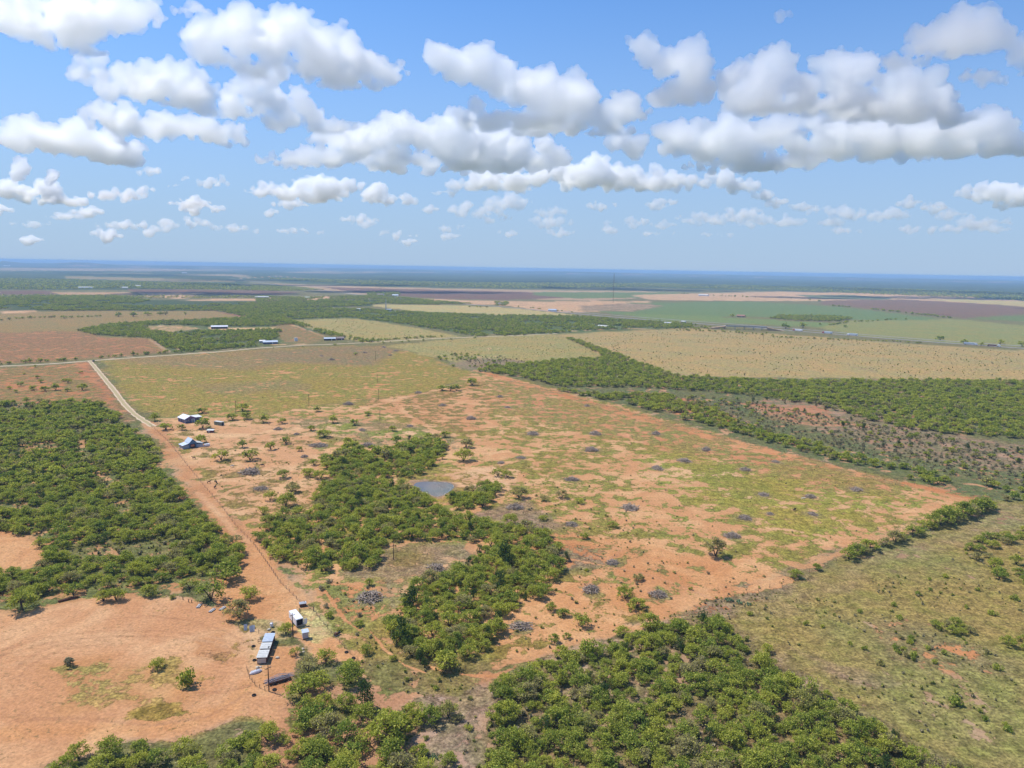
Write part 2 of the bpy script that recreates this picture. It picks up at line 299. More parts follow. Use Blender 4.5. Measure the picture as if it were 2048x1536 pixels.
class NT:
    """small helper for node materials"""
    def __init__(s, name):
        s.m = bpy.data.materials.new(name); s.m.use_nodes = True; s.t = s.m.node_tree; s.t.nodes.clear()
        s.out = s.n('ShaderNodeOutputMaterial')
    def n(s, k, **kw):
        x = s.t.nodes.new(k)
        for a, v in kw.items(): setattr(x, a, v)
        return x
    def l(s, a, b): s.t.links.new(a, b)
    def math(s, op, a, b=None, clamp=False):
        x = s.n('ShaderNodeMath', operation=op); x.use_clamp = clamp
        for i, v in enumerate((a, b)):
            if v is None: continue
            if hasattr(v, 'node'): s.l(v, x.inputs[i])
            else: x.inputs[i].default_value = v
        return x.outputs[0]
    def noise(s, vec, scale, detail=4, rough=.55, dist=0):
        x = s.n('ShaderNodeTexNoise'); x.inputs['Scale'].default_value = scale; x.inputs['Detail'].default_value = detail
        x.inputs['Roughness'].default_value = rough; x.inputs['Distortion'].default_value = dist
        if vec is not None: s.l(vec, x.inputs['Vector'])
        return x.outputs[0]
    def ramp(s, v, lo, hi, a=0., b=1.):
        x = s.n('ShaderNodeMapRange'); x.interpolation_type = 'SMOOTHSTEP'
        s.l(v, x.inputs[0])
        for i, q in ((1, lo), (2, hi), (3, a), (4, b)):
            if hasattr(q, 'node'): s.l(q, x.inputs[i])
            else: x.inputs[i].default_value = q
        return x.outputs[0]
    def mix(s, f, a, b, mode='MIX'):
        x = s.n('ShaderNodeMix', data_type='RGBA', blend_type=mode)
        for i, v in ((0, f), (6, a), (7, b)):
            if hasattr(v, 'node'): s.l(v, x.inputs[i])
            elif i == 0: x.inputs[0].default_value = v
            else: x.inputs[i].default_value = (*v, 1)
        return x.outputs[2]
    def bump(s, h, strength, distance):
        b = s.n('ShaderNodeBump'); b.inputs['Strength'].default_value = strength; b.inputs['Distance'].default_value = distance
        s.l(h, b.inputs['Height']); return b.outputs[0]
    def pbsdf(s, col, rough=.9, metal=0., spec=.2, normal=None):
        p = s.n('ShaderNodeBsdfPrincipled')
        if hasattr(col, 'node'): s.l(col, p.inputs['Base Color'])
        else: p.inputs['Base Color'].default_value = (*col, 1)
        if hasattr(rough, 'node'): s.l(rough, p.inputs['Roughness'])
        else: p.inputs['Roughness'].default_value = rough
        p.inputs['Metallic'].default_value = metal; p.inputs['Specular IOR Level'].default_value = spec
        if normal is not None: s.l(normal, p.inputs['Normal'])
        s.l(p.outputs[0], s.out.inputs['Surface']); return p

def ground_mat():
    t = NT('pasture_soil')
    pos = t.n('ShaderNodeNewGeometry').outputs['Position']
    def att(n): return t.n('ShaderNodeAttribute', attribute_name=n)
    veg, soil, cov = att('veg').outputs['Color'], att('soil').outputs['Color'], att('cov').outputs['Fac']
    n_big = t.noise(pos, 1/52., 4); n_mid = t.noise(pos, 1/9.5, 8, .64, .3); n_sm = t.noise(pos, 1/3.4, 5, .68); n_fine = t.noise(pos, 1/.9, 3, .7)
    p = t.math('ADD', t.math('MULTIPLY', n_mid, .50), t.math('ADD', t.math('MULTIPLY', n_big, .27), t.math('MULTIPLY', n_sm, .23)))
    p = t.math('ADD', t.math('MULTIPLY', t.math('SUBTRACT', p, .5), 4.2), .5)
    th = t.math('SUBTRACT', 1.0, cov)
    mask = t.ramp(p, t.math('SUBTRACT', th, .05), t.math('ADD', th, .05))
    # plants: clumps lighter and darker, some greener, some dry
    v1 = t.mix(t.ramp(n_big, .35, .65), veg, t.mix(1.0, veg, (1.2, 1.0, .95), 'MULTIPLY'))
    v2 = t.mix(t.ramp(n_mid, .42, .66), v1, t.mix(1.0, v1, (.88, 1.0, .80), 'MULTIPLY'))
    f1 = t.ramp(n_sm, .28, .72, .50, 1.42); f2 = t.ramp(n_fine, .3, .7, .52, 1.48)
    vf = t.math('MULTIPLY', f1, f2)
    cmb = t.n('ShaderNodeCombineXYZ'); [t.l(vf, cmb.inputs[i]) for i in range(3)]
    vcol = t.mix(1.0, v2, cmb.outputs[0], 'MULTIPLY')
    # soil: blown sand paler, damp or scraped patches redder
    s1 = t.mix(t.ramp(t.noise(pos, 1/32., 4, .6, 1.0), .38, .68), t.mix(1.0, soil, (.90, .80, .76), 'MULTIPLY'), t.mix(1.0, soil, (1.06, 1.1, 1.14), 'MULTIPLY'))
    sf = t.math('MULTIPLY', t.ramp(n_fine, .3, .7, .80, 1.16), t.ramp(n_sm, .3, .7, .90, 1.08))
    cs = t.n('ShaderNodeCombineXYZ'); [t.l(sf, cs.inputs[i]) for i in range(3)]
    s2 = t.mix(1.0, s1, cs.outputs[0], 'MULTIPLY')
    # litter and weeds strewn thinly on bare soil
    speck = t.math('MULTIPLY', t.ramp(t.noise(pos, 1/1.5, 2, .7), .56, .66), t.ramp(n_mid, .36, .60, .0, .9))
    s3 = t.mix(speck, s2, t.mix(1.0, t.mix(.65, soil, veg), (.72, .72, .72), 'MULTIPLY'))
    col = t.mix(mask, s3, vcol)
    hgt = t.math('ADD', t.math('MULTIPLY', n_fine, t.math('ADD', .25, t.math('MULTIPLY', mask, .7))), t.math('MULTIPLY', mask, .5))
    t.pbsdf(col, .95, 0, .1, t.bump(hgt, .55, .35))
    return t.m
PILES = [(1043,1254,27),(740,1196,30),(1182,1181,24),(1316,1191,24),(872,1137,20),(1224,1126,15),(1030,1016,20),(1260,1017,20),(1143,1050,15),(1144,960,15),(1315,938,14),
 (1183,901,18),(1066,868,15),(1190,868,13),(1312,868,12),(1042,916,10),(1368,922,16),(1412,900,14),(1490,940,13),(1527,990,13),(1490,1037,18),(1465,1073,18),(1551,924,10),
 (1713,980,15),(1621,994,14),(1625,1029,14),(1540,1028,10),(637,892,19),(735,891,14),(593,869,8),(556,859,12),(724,861,10),(820,853,9),(697,809,12),(885,811,9),(942,838,13),
 (1000,794,8),(1015,815,8),(609,914,10),(522,978,16),(500,946,22),(1002,926,9),(663,720,7),(643,712,6),(780,711,6),(730,706,5),(768,695,6),(792,702,6),(837,786,9),(1174,812,8)]
build_ground()
# ------------------------------------------------------------------ roads
def ribbon(name, pl, width, z, mat, jit=.15, step=6.0, dens=None):
    P = np.array([gp(*p) for p in pl]); out = [P[0]]
    for a, b in zip(P[:-1], P[1:]):
        k = max(1, int(np.linalg.norm(b-a)/step)); out += [a+(b-a)*(i+1)/k for i in range(k)]
    P = np.array(out)
    for _ in range(3): P[1:-1] = (P[:-2]+2*P[1:-1]+P[2:])/4
    T = np.gradient(P, axis=0); T /= np.linalg.norm(T, axis=1)[:, None]; N = np.column_stack((-T[:, 1], T[:, 0]))
    rg = np.random.default_rng(len(P)); s = [-1, -.34, .34, 1]
    V = []
    for k in s:
        w = width/2*k+(rg.normal(0, jit*width*.5, len(P)) if abs(k) == 1 else 0)
        V.append(np.column_stack((P+N*np.reshape(w*np.ones(len(P)), (-1, 1)), np.full(len(P), z))))
    n = len(P); V = np.array(V).reshape(-1, 3); F = [(a*n+i, (a+1)*n+i, (a+1)*n+i+1, a*n+i+1) for a in range(3) for i in range(n-1)]
    me = mesh_np(name, V, np.array(F)[:, ::-1])
    at = me.attributes.new('across', 'FLOAT', 'POINT'); at.data.foreach_set('value', np.repeat(np.array([1, .34, .34, 1], np.float32), n))
    me.materials.append(mat)
    o = tag(link(name, me), kind='structure')
    return o, P
def road_mat(name, c1, c2, scale, ruts=None):
    t = NT(name); pos = t.n('ShaderNodeNewGeometry').outputs['Position']
    n1 = t.noise(pos, scale, 5, .65); n2 = t.noise(pos, scale*9, 3, .6)
    c = t.mix(t.ramp(n1, .3, .7), c1, c2)
    if ruts:
        a = t.n('ShaderNodeAttribute', attribute_name='across').outputs['Fac']
        mid = t.math('MULTIPLY', t.ramp(t.math('ADD', a, t.math('MULTIPLY', t.math('SUBTRACT', n1, .5), .6)), .42, .62, 1., 0.), .75)
        c = t.mix(mid, c, ruts)
    f = t.math('ADD', .8, t.math('MULTIPLY', n2, .4)); cb = t.n('ShaderNodeCombineXYZ'); [t.l(f, cb.inputs[i]) for i in range(3)]
    t.pbsdf(t.mix(1., c, cb.outputs[0], 'MULTIPLY'), .95, 0, .1, t.bump(n2, .4, .1)); return t.m
CALICHE = road_mat('caliche', (.53, .43, .30), (.44, .33, .21), .15)
TWOTRACK = road_mat('two_track', (.60, .48, .33), (.52, .36, .23), .2, (.33, .27, .12))
ASPHALT = road_mat('asphalt', (.30, .28, .26), (.25, .235, .22), .05)
ribbon('county_road', [(-300,748),(0,732.5),(100,728),(180,721.5),(300,713),(440,703.5),(512,696.5),(600,690.5),(650,689),(720,686),(790,681.5),(850,678),(950,674),(1040,671),(1115,667)], 6.5, .05, CALICHE, .08)
ribbon('lane', [(180,722.5),(203,750),(225,777),(250,810),(268,828),(298,848),(306,853)], 4.6, .06, TWOTRACK, .12, 4)
HWY, HP = ribbon('highway', [(455,556),(500,562),(560,571),(640,580),(720,590),(800,596),(900,605.5),(1024,615.5),(1100,622.5),(1200,632),(1300,640),(1400,647.5),(1500,654.5),(1600,662.5),(1700,671),(1860,684),(2048,697),(2300,714)], 12, .25, ASPHALT, .01, 40)
ribbon('highway', [(1100,619.5),(1200,628.5),(1300,636),(1400,643.5),(1500,650.5),(1600,658.5),(1700,667),(1860,680),(2048,692.5),(2300,709)], 11, .25, ASPHALT, .01, 40)

# ------------------------------------------------------------------ the stock pond
def pond():
    pl = [(826,972),(832,965),(848,963),(872,963.5),(895,964.5),(905,968),(909,974),(904,980),(895,986),(885,992),(872,994),(860,989),(846,984),(834,979)]
    P = np.array([gp(*p) for p in pl]); out = []
    for i in range(len(P)):
        a, b = P[i], P[(i+1) % len(P)]
        for k in range(4): out.append(a+(b-a)*k/4)
    P = np.array(out)
    for _ in range(2): P = (np.roll(P, 1, 0)+2*P+np.roll(P, -1, 0))/4
    c = P.mean(0); n = len(P)
    V = np.vstack((np.column_stack((P, np.full(n, .03))), [[c[0], c[1], .03]])); F = [(i, (i+1) % n, n) for i in range(n)]
    me = mesh_np('pond', V, F); t = NT('pond_water'); pos = t.n('ShaderNodeNewGeometry').outputs['Position']
    t.pbsdf(t.mix(t.ramp(t.noise(pos, .06, 3), .35, .65), (.17, .125, .085), (.11, .115, .09)), .06, 0, .5, t.bump(t.noise(pos, 1.2, 3), .05, .05)); me.materials.append(t.m)
    return tag(link('pond', me), kind='structure')
pond()

# ------------------------------------------------------------------ low hills on the horizon
def hills():
    az = np.radians(np.linspace(-62, 62, 500)); prof = []
    s = np.degrees(az); h = 16+34*fbm(s/4., s*0, 5, 5)
    h += 75*np.exp(-((s+37)/2.0)**2)*(.7+.3*np.sign(np.sin(s*3)))+40*np.exp(-((s+31)/1.6)**2)+22*np.exp(-((s-6)/5)**2)
    V = []; rr = (15500, 16600, 18300, 20500)
    for r, k in zip(rr, (0, .75, 1, -.05)):
        jit = 1+.12*(fbm(s/1.3, s*0+r, 8, 4)-.5)
        V.append(np.column_stack((np.sin(az)*r*jit, np.cos(az)*r*jit, np.clip(h, 0, 112)*k-.4)))
    n = len(az); V = np.array(V).reshape(-1, 3); F = [(a*n+i, (a+1)*n+i, (a+1)*n+i+1, a*n+i+1) for a in range(3) for i in range(n-1)]
    me = mesh_np('hills', V, np.array(F)[:, ::-1]); t = NT('far_brush'); pos = t.n('ShaderNodeNewGeometry').outputs['Position']
    t.pbsdf(t.mix(t.ramp(t.noise(pos, 1/600., 4), .5, .68), (.06, .085, .03), (.33, .22, .14)), .95, 0, .1); me.materials.append(t.m)
    tag(link('hills', me), kind='structure')
hills()

# ------------------------------------------------------------------ the air: one box of thin haze round ground and camera
def haze():
    me = bpy.data.meshes.new('haze'); bm = bmesh.new(); bmesh.ops.create_cube(bm, size=1)
    z0, z1 = -1.6, 121.0
    bmesh.ops.scale(bm, vec=(84000, 84000, z1-z0), verts=bm.verts); bmesh.ops.translate(bm, vec=(0, 0, (z0+z1)/2), verts=bm.verts); bm.to_mesh(me); bm.free()
    mt = bpy.data.materials.new('air'); mt.use_nodes = True; n = mt.node_tree; n.nodes.clear()
    pv = n.nodes.new('ShaderNodeVolumePrincipled'); ou = n.nodes.new('ShaderNodeOutputMaterial'); n.links.new(pv.outputs[0], ou.inputs['Volume'])
    pv.inputs['Color'].default_value = (.43, .67, 1, 1); pv.inputs['Density'].default_value = HAZE; me.materials.append(mt)
    tag(link('haze', me), kind='stuff')
HAZE = 8.5e-5
haze()
# ------------------------------------------------------------------ plants
def leaf_mat(name, c1, c2, c3, trans=.3, dry=None):
    """leaves: a tree's own tint by object, each sprig a little different"""
    t = NT(name); oi = t.n('ShaderNodeObjectInfo').outputs['Random']; isl = t.n('ShaderNodeNewGeometry').outputs['Random Per Island']
    c = t.mix(oi, c1, c2)
    if dry: c = t.mix(t.ramp(t.math('FRACT', t.math('MULTIPLY', oi, 7.31)), .86, .93), c, dry)
    c = t.mix(t.ramp(isl, .55, 1., 0., .8), c, c3)
    f = t.math('ADD', .55, t.math('MULTIPLY', isl, .90)); cb = t.n('ShaderNodeCombineXYZ'); [t.l(f, cb.inputs[i]) for i in range(3)]
    c = t.mix(1., c, cb.outputs[0], 'MULTIPLY')
    d = t.n('ShaderNodeBsdfDiffuse'); tr = t.n('ShaderNodeBsdfTranslucent'); mx = t.n('ShaderNodeMixShader'); mx.inputs[0].default_value = trans
    t.l(c, d.inputs[0]); t.l(t.mix(1., c, (1.25, 1.3, .7), 'MULTIPLY'), tr.inputs[0]); t.l(d.outputs[0], mx.inputs[1]); t.l(tr.outputs[0], mx.inputs[2]); t.l(mx.outputs[0], t.out.inputs['Surface'])
    return t.m
def plain(name, c, rough=.9, metal=0., var=.25, scale=2., spec=.2, coords='Object'):
    t = NT(name); v = t.n('ShaderNodeTexCoord').outputs[coords]; n = t.noise(v, scale, 4, .6)
    f = t.math('ADD', 1-var, t.math('MULTIPLY', n, 2*var)); cb = t.n('ShaderNodeCombineXYZ'); [t.l(f, cb.inputs[i]) for i in range(3)]
    t.pbsdf(t.mix(1., c, cb.outputs[0], 'MULTIPLY'), rough, metal, spec); return t.m
M = {}
M['mesq'] = leaf_mat('mesquite_leaves', (.165, .235, .040), (.38, .39, .058), (.47, .44, .10), .44, (.30, .26, .135))
M['dark'] = leaf_mat('juniper_needles', (.05, .085, .022), (.07, .11, .028), (.09, .125, .034), .15)
M['shrubl'] = leaf_mat('shrub_leaves', (.22, .24, .055), (.33, .32, .08), (.40, .35, .12))
M['grey'] = leaf_mat('grey_shrub_leaves', (.21, .20, .11), (.29, .25, .14), (.36, .29, .18), .2)
M['bark'] = plain('bark', (.085, .06, .045), .95, 0, .3, 6)
M['pear'] = plain('cactus_skin', (.13, .19, .09), .6, 0, .3, 3)
M['stick'] = plain('dead_wood', (.36, .285, .22), .95, 0, .45, 3.5)

def tube(path, radii, k=5):
    """tapered tube along a path; returns V,F(quads)"""
    P = np.array(path, float); n = len(P); T = np.gradient(P, axis=0); T /= np.linalg.norm(T, axis=1)[:, None]+1e-9
    a = np.where(np.abs(T[:, 2:3]) > .9, np.array([[1., 0, 0]]), np.array([[0, 0, 1.]])); B = np.cross(T, a); B /= np.linalg.norm(B, axis=1)[:, None]; C = np.cross(T, B)
    th = np.arange(k)/k*2*math.pi
    V = P[:, None]+np.array(radii)[:, None, None]*(np.cos(th)[None, :, None]*B[:, None]+np.sin(th)[None, :, None]*C[:, None])
    i = np.arange(n-1)[:, None]*k; j = np.arange(k)[None]; F = np.stack((i+j, i+(j+1) % k, i+k+(j+1) % k, i+k+j), -1).reshape(-1, 4)
    return V.reshape(-1, 3), F
def join(parts):
    V, F, o = [], [], 0
    for v, f in parts: V.append(v); F.append(np.asarray(f)+o); o += len(v)
    return np.vstack(V), np.vstack(F)
def cards(C, size, rg, up=.75, asp=.62):
    """leaf sprigs: one bent-free quad at each centre"""
    n = len(C); N = rg.normal(size=(n, 3)); N /= np.linalg.norm(N, axis=1)[:, None]; N[:, 2] = np.abs(N[:, 2])+up;  N /= np.linalg.norm(N, axis=1)[:, None]
    A = np.cross(N, rg.normal(size=(n, 3))); A /= np.linalg.norm(A, axis=1)[:, None]; B = np.cross(N, A)
    s = (size*rg.uniform(.6, 1.35, n))[:, None]/2; b = s*asp
    V = np.stack((C-A*s-B*b*.5, C+A*s*.2-B*b, C+A*s+B*b*.4, C-A*s*.3+B*b), 1).reshape(-1, 3)
    return V, np.arange(4*n).reshape(-1, 4)
def mesquite_np(seed, nleaf, leaf, stems=True, spread=1., h=.56):
    """unit mesquite: crown one unit wide; several leaning stems, flat-topped clumped crown"""
    rg = np.random.default_rng(seed); ncl = rg.integers(20, 30); a = rg.uniform(0, 6.28, ncl); r = np.sqrt(rg.uniform(0.0, 1, ncl))*.42
    oval = rg.uniform(.72, 1)
    cen = np.column_stack((r*np.cos(a), r*np.sin(a)*oval, h*(.82-2.3*r**2.2+rg.uniform(-.34, .12, ncl)*(1-.8*r))))
    cen[:, 2] = np.maximum(cen[:, 2], h*rg.uniform(.22, .4, ncl))
    rad = rg.uniform(.075, .155, ncl)*(1.12-.4*r/.42)
    wood = []
    ns = rg.integers(2, 5); tips = []
    for s in range(ns):
        an = s/ns*6.28+rg.uniform(-.5, .5); l = rg.uniform(.09, .2); q = np.array((l*math.cos(an), l*math.sin(an), h*rg.uniform(.38, .55)))
        wood.append(tube([(0, 0, -.02), q*np.array((.45, .45, .5)), q], [.024, .018, .013], 5)); tips.append(q)
    for c in cen:
        q = tips[int(np.argmin([np.linalg.norm(c-t_) for t_ in tips]))]; mid = (q+c)/2+rg.normal(0, .02, 3)-np.array((0, 0, .015))
        wood.append(tube([q, mid, c], [.011, .007, .003], 4))
    per = rg.multinomial(nleaf, rad**2/np.sum(rad**2)); C = []
    for c, R_, k in zip(cen, rad, per):
        v = rg.normal(size=(k, 3)); v /= np.linalg.norm(v, axis=1)[:, None]; v[:, 2] = np.where(rg.random(k) < .7, np.abs(v[:, 2]), v[:, 2])
        rr = R_*rg.uniform(.35, 1.05, k)**.6*(1+.35*rg.normal(size=k)*(rg.random(k) < .3))
        C.append(c+v*rr[:, None]*np.array((1.05, 1.05, .66))+rg.normal(0, .028, (k, 3)))
    C = np.vstack(C); C[:, 2] = np.maximum(C[:, 2], .1*h)
    return join(wood), cards(C, leaf, rg)
def juniper_np(seed, nleaf, leaf):
    rg = np.random.default_rng(seed); C = []
    for k in range(16):
        a = rg.uniform(0, 6.28); z = rg.uniform(.1, .95); r = .36*math.sqrt(max(.05, 1-((z-.42)/.62)**2))*rg.uniform(.4, .85); R_ = rg.uniform(.13, .2)
        n = nleaf//16; v = rg.normal(size=(n, 3)); v /= np.linalg.norm(v, axis=1)[:, None]
        C.append(np.array((r*math.cos(a), r*math.sin(a), z))+v*(R_*rg.uniform(.5, 1.05, n)**.5)[:, None])
    C = np.vstack(C); C[:, 2] = np.abs(C[:, 2])
    return tube([(0, 0, -.02), (0, .01, .4), (.02, 0, .8)], [.04, .03, .01], 5), cards(C, leaf, rg, .2)
def shrub_np(seed, nleaf, leaf, h=.5):
    rg = np.random.default_rng(seed); n = rg.integers(4, 8); C = []
    for k in range(n):
        a = rg.uniform(0, 6.28); r = rg.uniform(0, .32); R_ = rg.uniform(.14, .24); m_ = nleaf//n
        v = rg.normal(size=(m_, 3)); v /= np.linalg.norm(v, axis=1)[:, None]
        C.append(np.array((r*math.cos(a), r*math.sin(a), h*rg.uniform(.35, .7)))+v*(R_*rg.uniform(.3, 1.1, m_)**.6)[:, None])
    C = np.vstack(C); C[:, 2] = np.abs(C[:, 2])
    wood = [tube([(0, 0, -.02), (.2*math.cos(b), .2*math.sin(b), h*.5)], [.02, .008], 4) for b in rg.uniform(0, 6.28, 5)]
    return join(wood), cards(C, leaf, rg, .3)
def two(name, wood, leaves, mleaf):
    """wood and leaves in one mesh (for the copies too small to show their parts)"""
    V, F = join([wood, leaves]); me = mesh_np(name, V, F); me.materials.append(M['bark']); me.materials.append(mleaf)
    mi = np.ones(len(F), np.int32); mi[:len(wood[1])] = 0; me.polygons.foreach_set('material_index', mi); return me
def part(name, vf, mat): me = mesh_np(name, *vf); me.materials.append(mat); return me

# every plant: x, y, width in metres, kind, zone
PL = []
def mpp(P): return (P[1]*FW[1]+HCAM*sp)/FPX         # metres for one photo pixel at a ground point
def add_px(lst, kind, zone, f=1.12):
    for x, y, w in lst:
        P = gp(x, y); PL.append((P[0], P[1], w*mpp(P)*f, kind, zone))
def fill(poly, kind, zone, spacing, w0, w1, keep=1.0, holes=(), clump=0., seed=0):
    rg = np.random.default_rng(900+seed+len(PL)); G = np.array([gp(x, min(max(y, 552), 1900)) for x, y in poly]); x0, y0 = G.min(0); x1, y1 = G.max(0)
    nx = int((x1-x0)/spacing)+2; ny = int((y1-y0)/(spacing*.87))+2
    I, J = np.meshgrid(np.arange(nx), np.arange(ny)); X = x0+(I+.5*(J % 2))*spacing; Y = y0+J*spacing*.87
    X = (X+rg.uniform(-.46, .46, X.shape)*spacing).ravel(); Y = (Y+rg.uniform(-.46, .46, Y.shape)*spacing).ravel()
    Q = g2p(np.column_stack((X, Y))); k = inside(Q[:, 0], Q[:, 1], poly) & (rg.random(len(X)) < keep) & (Q[:, 0] > -120) & (Q[:, 0] < 2170) & (Q[:, 1] < 1640)
    if clump: k &= fbm(X/(spacing*5), Y/(spacing*5), 3+seed, 2) > clump
    for hp in holes: k &= ~inside(Q[:, 0], Q[:, 1], hp)
    for x, y in zip(X[k], Y[k]): PL.append((x, y, (w0+(w1-w0)*rg.random()**(2.2 if kind in ('tuft', 'shrub') else 1)), kind, zone))
def row(pl, kind, zone, spacing, w0, w1, jit=1.5, keep=1.):
    rg = np.random.default_rng(77+len(PL)); G = [gp(*p) for p in pl]
    for a, b in zip(G[:-1], G[1:]):
        n = max(1, int(np.linalg.norm(b-a)/spacing))
        for i in range(n):
            if rg.random() > keep: continue
            p = a+(b-a)*(i+rg.random())/n+rg.normal(0, jit, 2); PL.append((p[0], p[1], rg.uniform(w0, w1), kind, zone))
# single trees that the photograph shows one by one
add_px([(527,845,24),(564,847,20),(666,846,21),(709,850,20),(622,861,18),(649,874,32),(785,862,18),(736,831,15),(634,823,19),(698,890,24),(793,886,22),(857,877,18),(873,877,20),(890,874,22),
 (932,895,29),(571,887,22),(541,899,22),(598,902,16),(628,930,20),(566,956,28),(618,952,33),(642,957,32),(584,984,33),(572,1012,42),(540,1000,28),(667,1020,35),(527,1030,26),(442,920,32),(500,920,35),
 (465,840,24),(494,838,26),(486,895,22),(485,822,26)], 'mesq', 'open')
add_px([(332,860,27),(364,860,18),(405,857,34),(400,885,28),(310,842,22),(405,826,24)], 'mesq', 'house')
add_px([(884,781,22),(901,782,18),(913,781,20),(944,770,24),(711,710,10)], 'mesq', 'field')
add_px([(996,952,26),(1014,955,24),(932,1040,34),(895,1035,24),(877,1052,20),(1038,995,38),(1088,1002,22),(1124,996,27),(1158,1007,22),(1086,1040,22),(1226,1055,24),(1168,1077,20),(1276,1160,25),(927,922,42)], 'mesq', 'pond')
add_px([(1431,1112,50)], 'mesq', 'lone')
add_px([(1250,1197,38),(1274,1216,40),(1101,1221,24),(1126,1232,28),(1164,1250,40),(1109,1285,27),(1134,1277,18),(1301,1260,50),(1184,1312,55),(1229,1310,30)], 'mesq', 'edge')
add_px([(738,1171,20),(719,1252,19),(734,1307,28),(786,1320,17),(937,1315,42),(892,1337,58),(937,1459,20),(994,1442,45),(862,1447,50),(897,1435,42)], 'mesq', 'gully')
add_px([(572,1267,34),(652,1325,45),(592,1310,26),(617,1345,50),(605,1392,70),(702,1367,57),(624,1442,75),(535,1480,55),(780,1485,85),(500,1197,45),(478,1235,58),(422,1200,60),(450,1160,70)], 'mesq', 'yard')
add_px([(46,1220,60),(147,1190,40),(207,1202,33),(232,1200,42),(300,1190,38),(380,1178,42)], 'mesq', 'west')
add_px([(315,1337,35)], 'mesq', 'yardlone'); add_px([(375,1372,40)], 'bush', 'yardbush'); add_px([(140,1333,30),(345,1197,16)], 'shrub', 'yard')
add_px([(730,1420,46),(820,1218,40),(800,1290,44),(1010,1130,36),(1000,1180,34)], 'jun', 'gully')
add_px([(20,778,12),(32,785,10),(42,772,14),(67,780,18),(90,782,18),(112,780,20),(135,783,13),(165,780,20),(136,766,14),(128,763,12),(82,765,12),(75,757,10),(54,805,15),(80,805,15),(162,747,9),(48,749,7),(71,735,8)], 'mesq', 'northfield')
add_px([(1697,1118,32),(1712,1110,30),(1738,1100,36),(1788,1085,34),(1806,1080,24),(1826,1070,30),(1842,1068,24),(1852,1056,30),(1880,1050,40),(1905,1040,42),(1925,1035,38),(1950,1025,40),(1975,1018,34),(1590,1155,24),(1635,1140,18),(1724,1106,30),(1770,1092,26),(1865,1052,34),(1893,1045,36),(1938,1030,36),(1962,1022,36)], 'mesq', 'corner', 1.35)
add_px([(659,1165,15),(643,1180,16),(659,1235,20),(680,1262,14),(1173,1142,11),(505,1257,12),(719,1232,14),(652,1215,14),(690,1190,10)], 'shrub', 'gully')
add_px([(812,985,34),(828,994,34),(846,1003,34),(802,972,30),(905,1004,34),(925,1000,34),(818,955,28),(840,948,28)], 'mesq', 'pond', 1.0)
fill([(850,1390),(960,1360),(990,1400),(950,1560),(860,1560)], 'mesq', 'gully', 13, 3.5, 6.5, .7, (), 0, 51)
fill([(700,1320),(880,1350),(980,1370),(960,1540),(860,1540),(800,1430)], 'shrub', 'gully', 7, 1.4, 3.2, .7, (), 0, 52)
fill([(1440,1235),(1500,1270),(1600,1330),(1720,1400),(1860,1480),(2000,1570),(1960,1600),(1640,1385),(1500,1300)], 'mesq', 'south', 8, 3, 5.5, .5, (), 0, 53)
fill([(980,1400),(1060,1320),(1160,1300),(1290,1235),(1290,1265),(1160,1318),(1060,1335)], 'mesq', 'edge', 9, 3.5, 6.5, .6, (), 0, 54)
fill([(1480,1230),(1700,1130),(2150,1050),(2150,1500),(1950,1480),(1700,1380)], 'shrub', 'grass', 17, 1.4, 3.4, .6, (), .45, 55)
# woods
fill([(-60,805),(60,812),(130,804),(200,812),(232,830),(255,860),(300,890),(322,925),(335,965),(395,1020),(432,1068),(482,1095),(485,1140),(440,1150),(330,1165),(240,1180),(150,1180),(40,1200),(-60,1212)], 'mesq', 'west', 4.9, 3.8, 9.0, .96,
     [[(-60,1060),(0,1062),(60,1080),(105,1120),(60,1142),(-60,1152)], [(150,880),(170,880),(190,920),(150,910)], [(200,950),(240,955),(230,975),(195,965)], [(60,890),(110,885),(120,900),(70,905)], [(215,1010),(260,1000),(270,1020),(230,1030)]], .30, 1)
fill([(640,925),(700,892),(760,905),(790,895),(820,880),(890,885),(905,905),(860,935),(840,948),(790,955),(775,975),(800,990),(840,985),(868,1000),(850,1012),(780,1022),(720,1015),(660,985)], 'mesq', 'pond', 4.9, 4.2, 8.5, 1, (), 0, 2)
fill([(600,992),(690,962),(800,986),(858,1000),(885,1032),(760,1045),(650,1028)], 'mesq', 'pond', 5.0, 4.2, 8.2, .9, (), 0, 44)
fill([(515,1055),(560,1028),(700,1022),(760,1045),(830,1027),(900,1040),(1020,1045),(1095,1072),(1105,1085),(1050,1098),(960,1085),(800,1080),(760,1095),(765,1140),(680,1145),(600,1140),(545,1110),(520,1080)], 'mesq', 'pond', 5.0, 4.5, 9, 1, (), 0, 3)
fill([(890,1008),(930,985),(965,970),(998,975),(992,998),(960,1020),(905,1022)], 'mesq', 'pond', 5.0, 4.8, 8.8, 1, (), 0, 4)
fill([(950,1120),(985,1085),(1110,1085),(1138,1115),(1132,1155),(1095,1195),(1030,1212),(1012,1255),(965,1300),(895,1345),(835,1335),(780,1280),(785,1220),(828,1168),(900,1150)], 'mesq', 'gully', 4.7, 4.2, 8.5, 1, (), 0, 5)
fill([(985,1390),(1060,1330),(1160,1318),(1235,1290),(1290,1265),(1345,1250),(1400,1240),(1450,1250),(1500,1300),(1560,1350),(1640,1385),(1700,1430),(1780,1480),(1850,1515),(1980,1600),(1980,1640),(930,1640),(1000,1460)], 'mesq', 'south', 4.3, 3.4, 8.0, .95, (), 0, 6)
fill([(30,1600),(110,1520),(180,1500),(210,1510),(270,1490),(310,1510),(350,1505),(400,1475),(440,1510),(500,1475),(570,1475),(600,1420),(700,1400),(760,1440),(830,1420),(850,1500),(860,1640),(30,1640)], 'mesq', 'southyard', 5.4, 4.2, 8.4, .92, (), 0, 7)
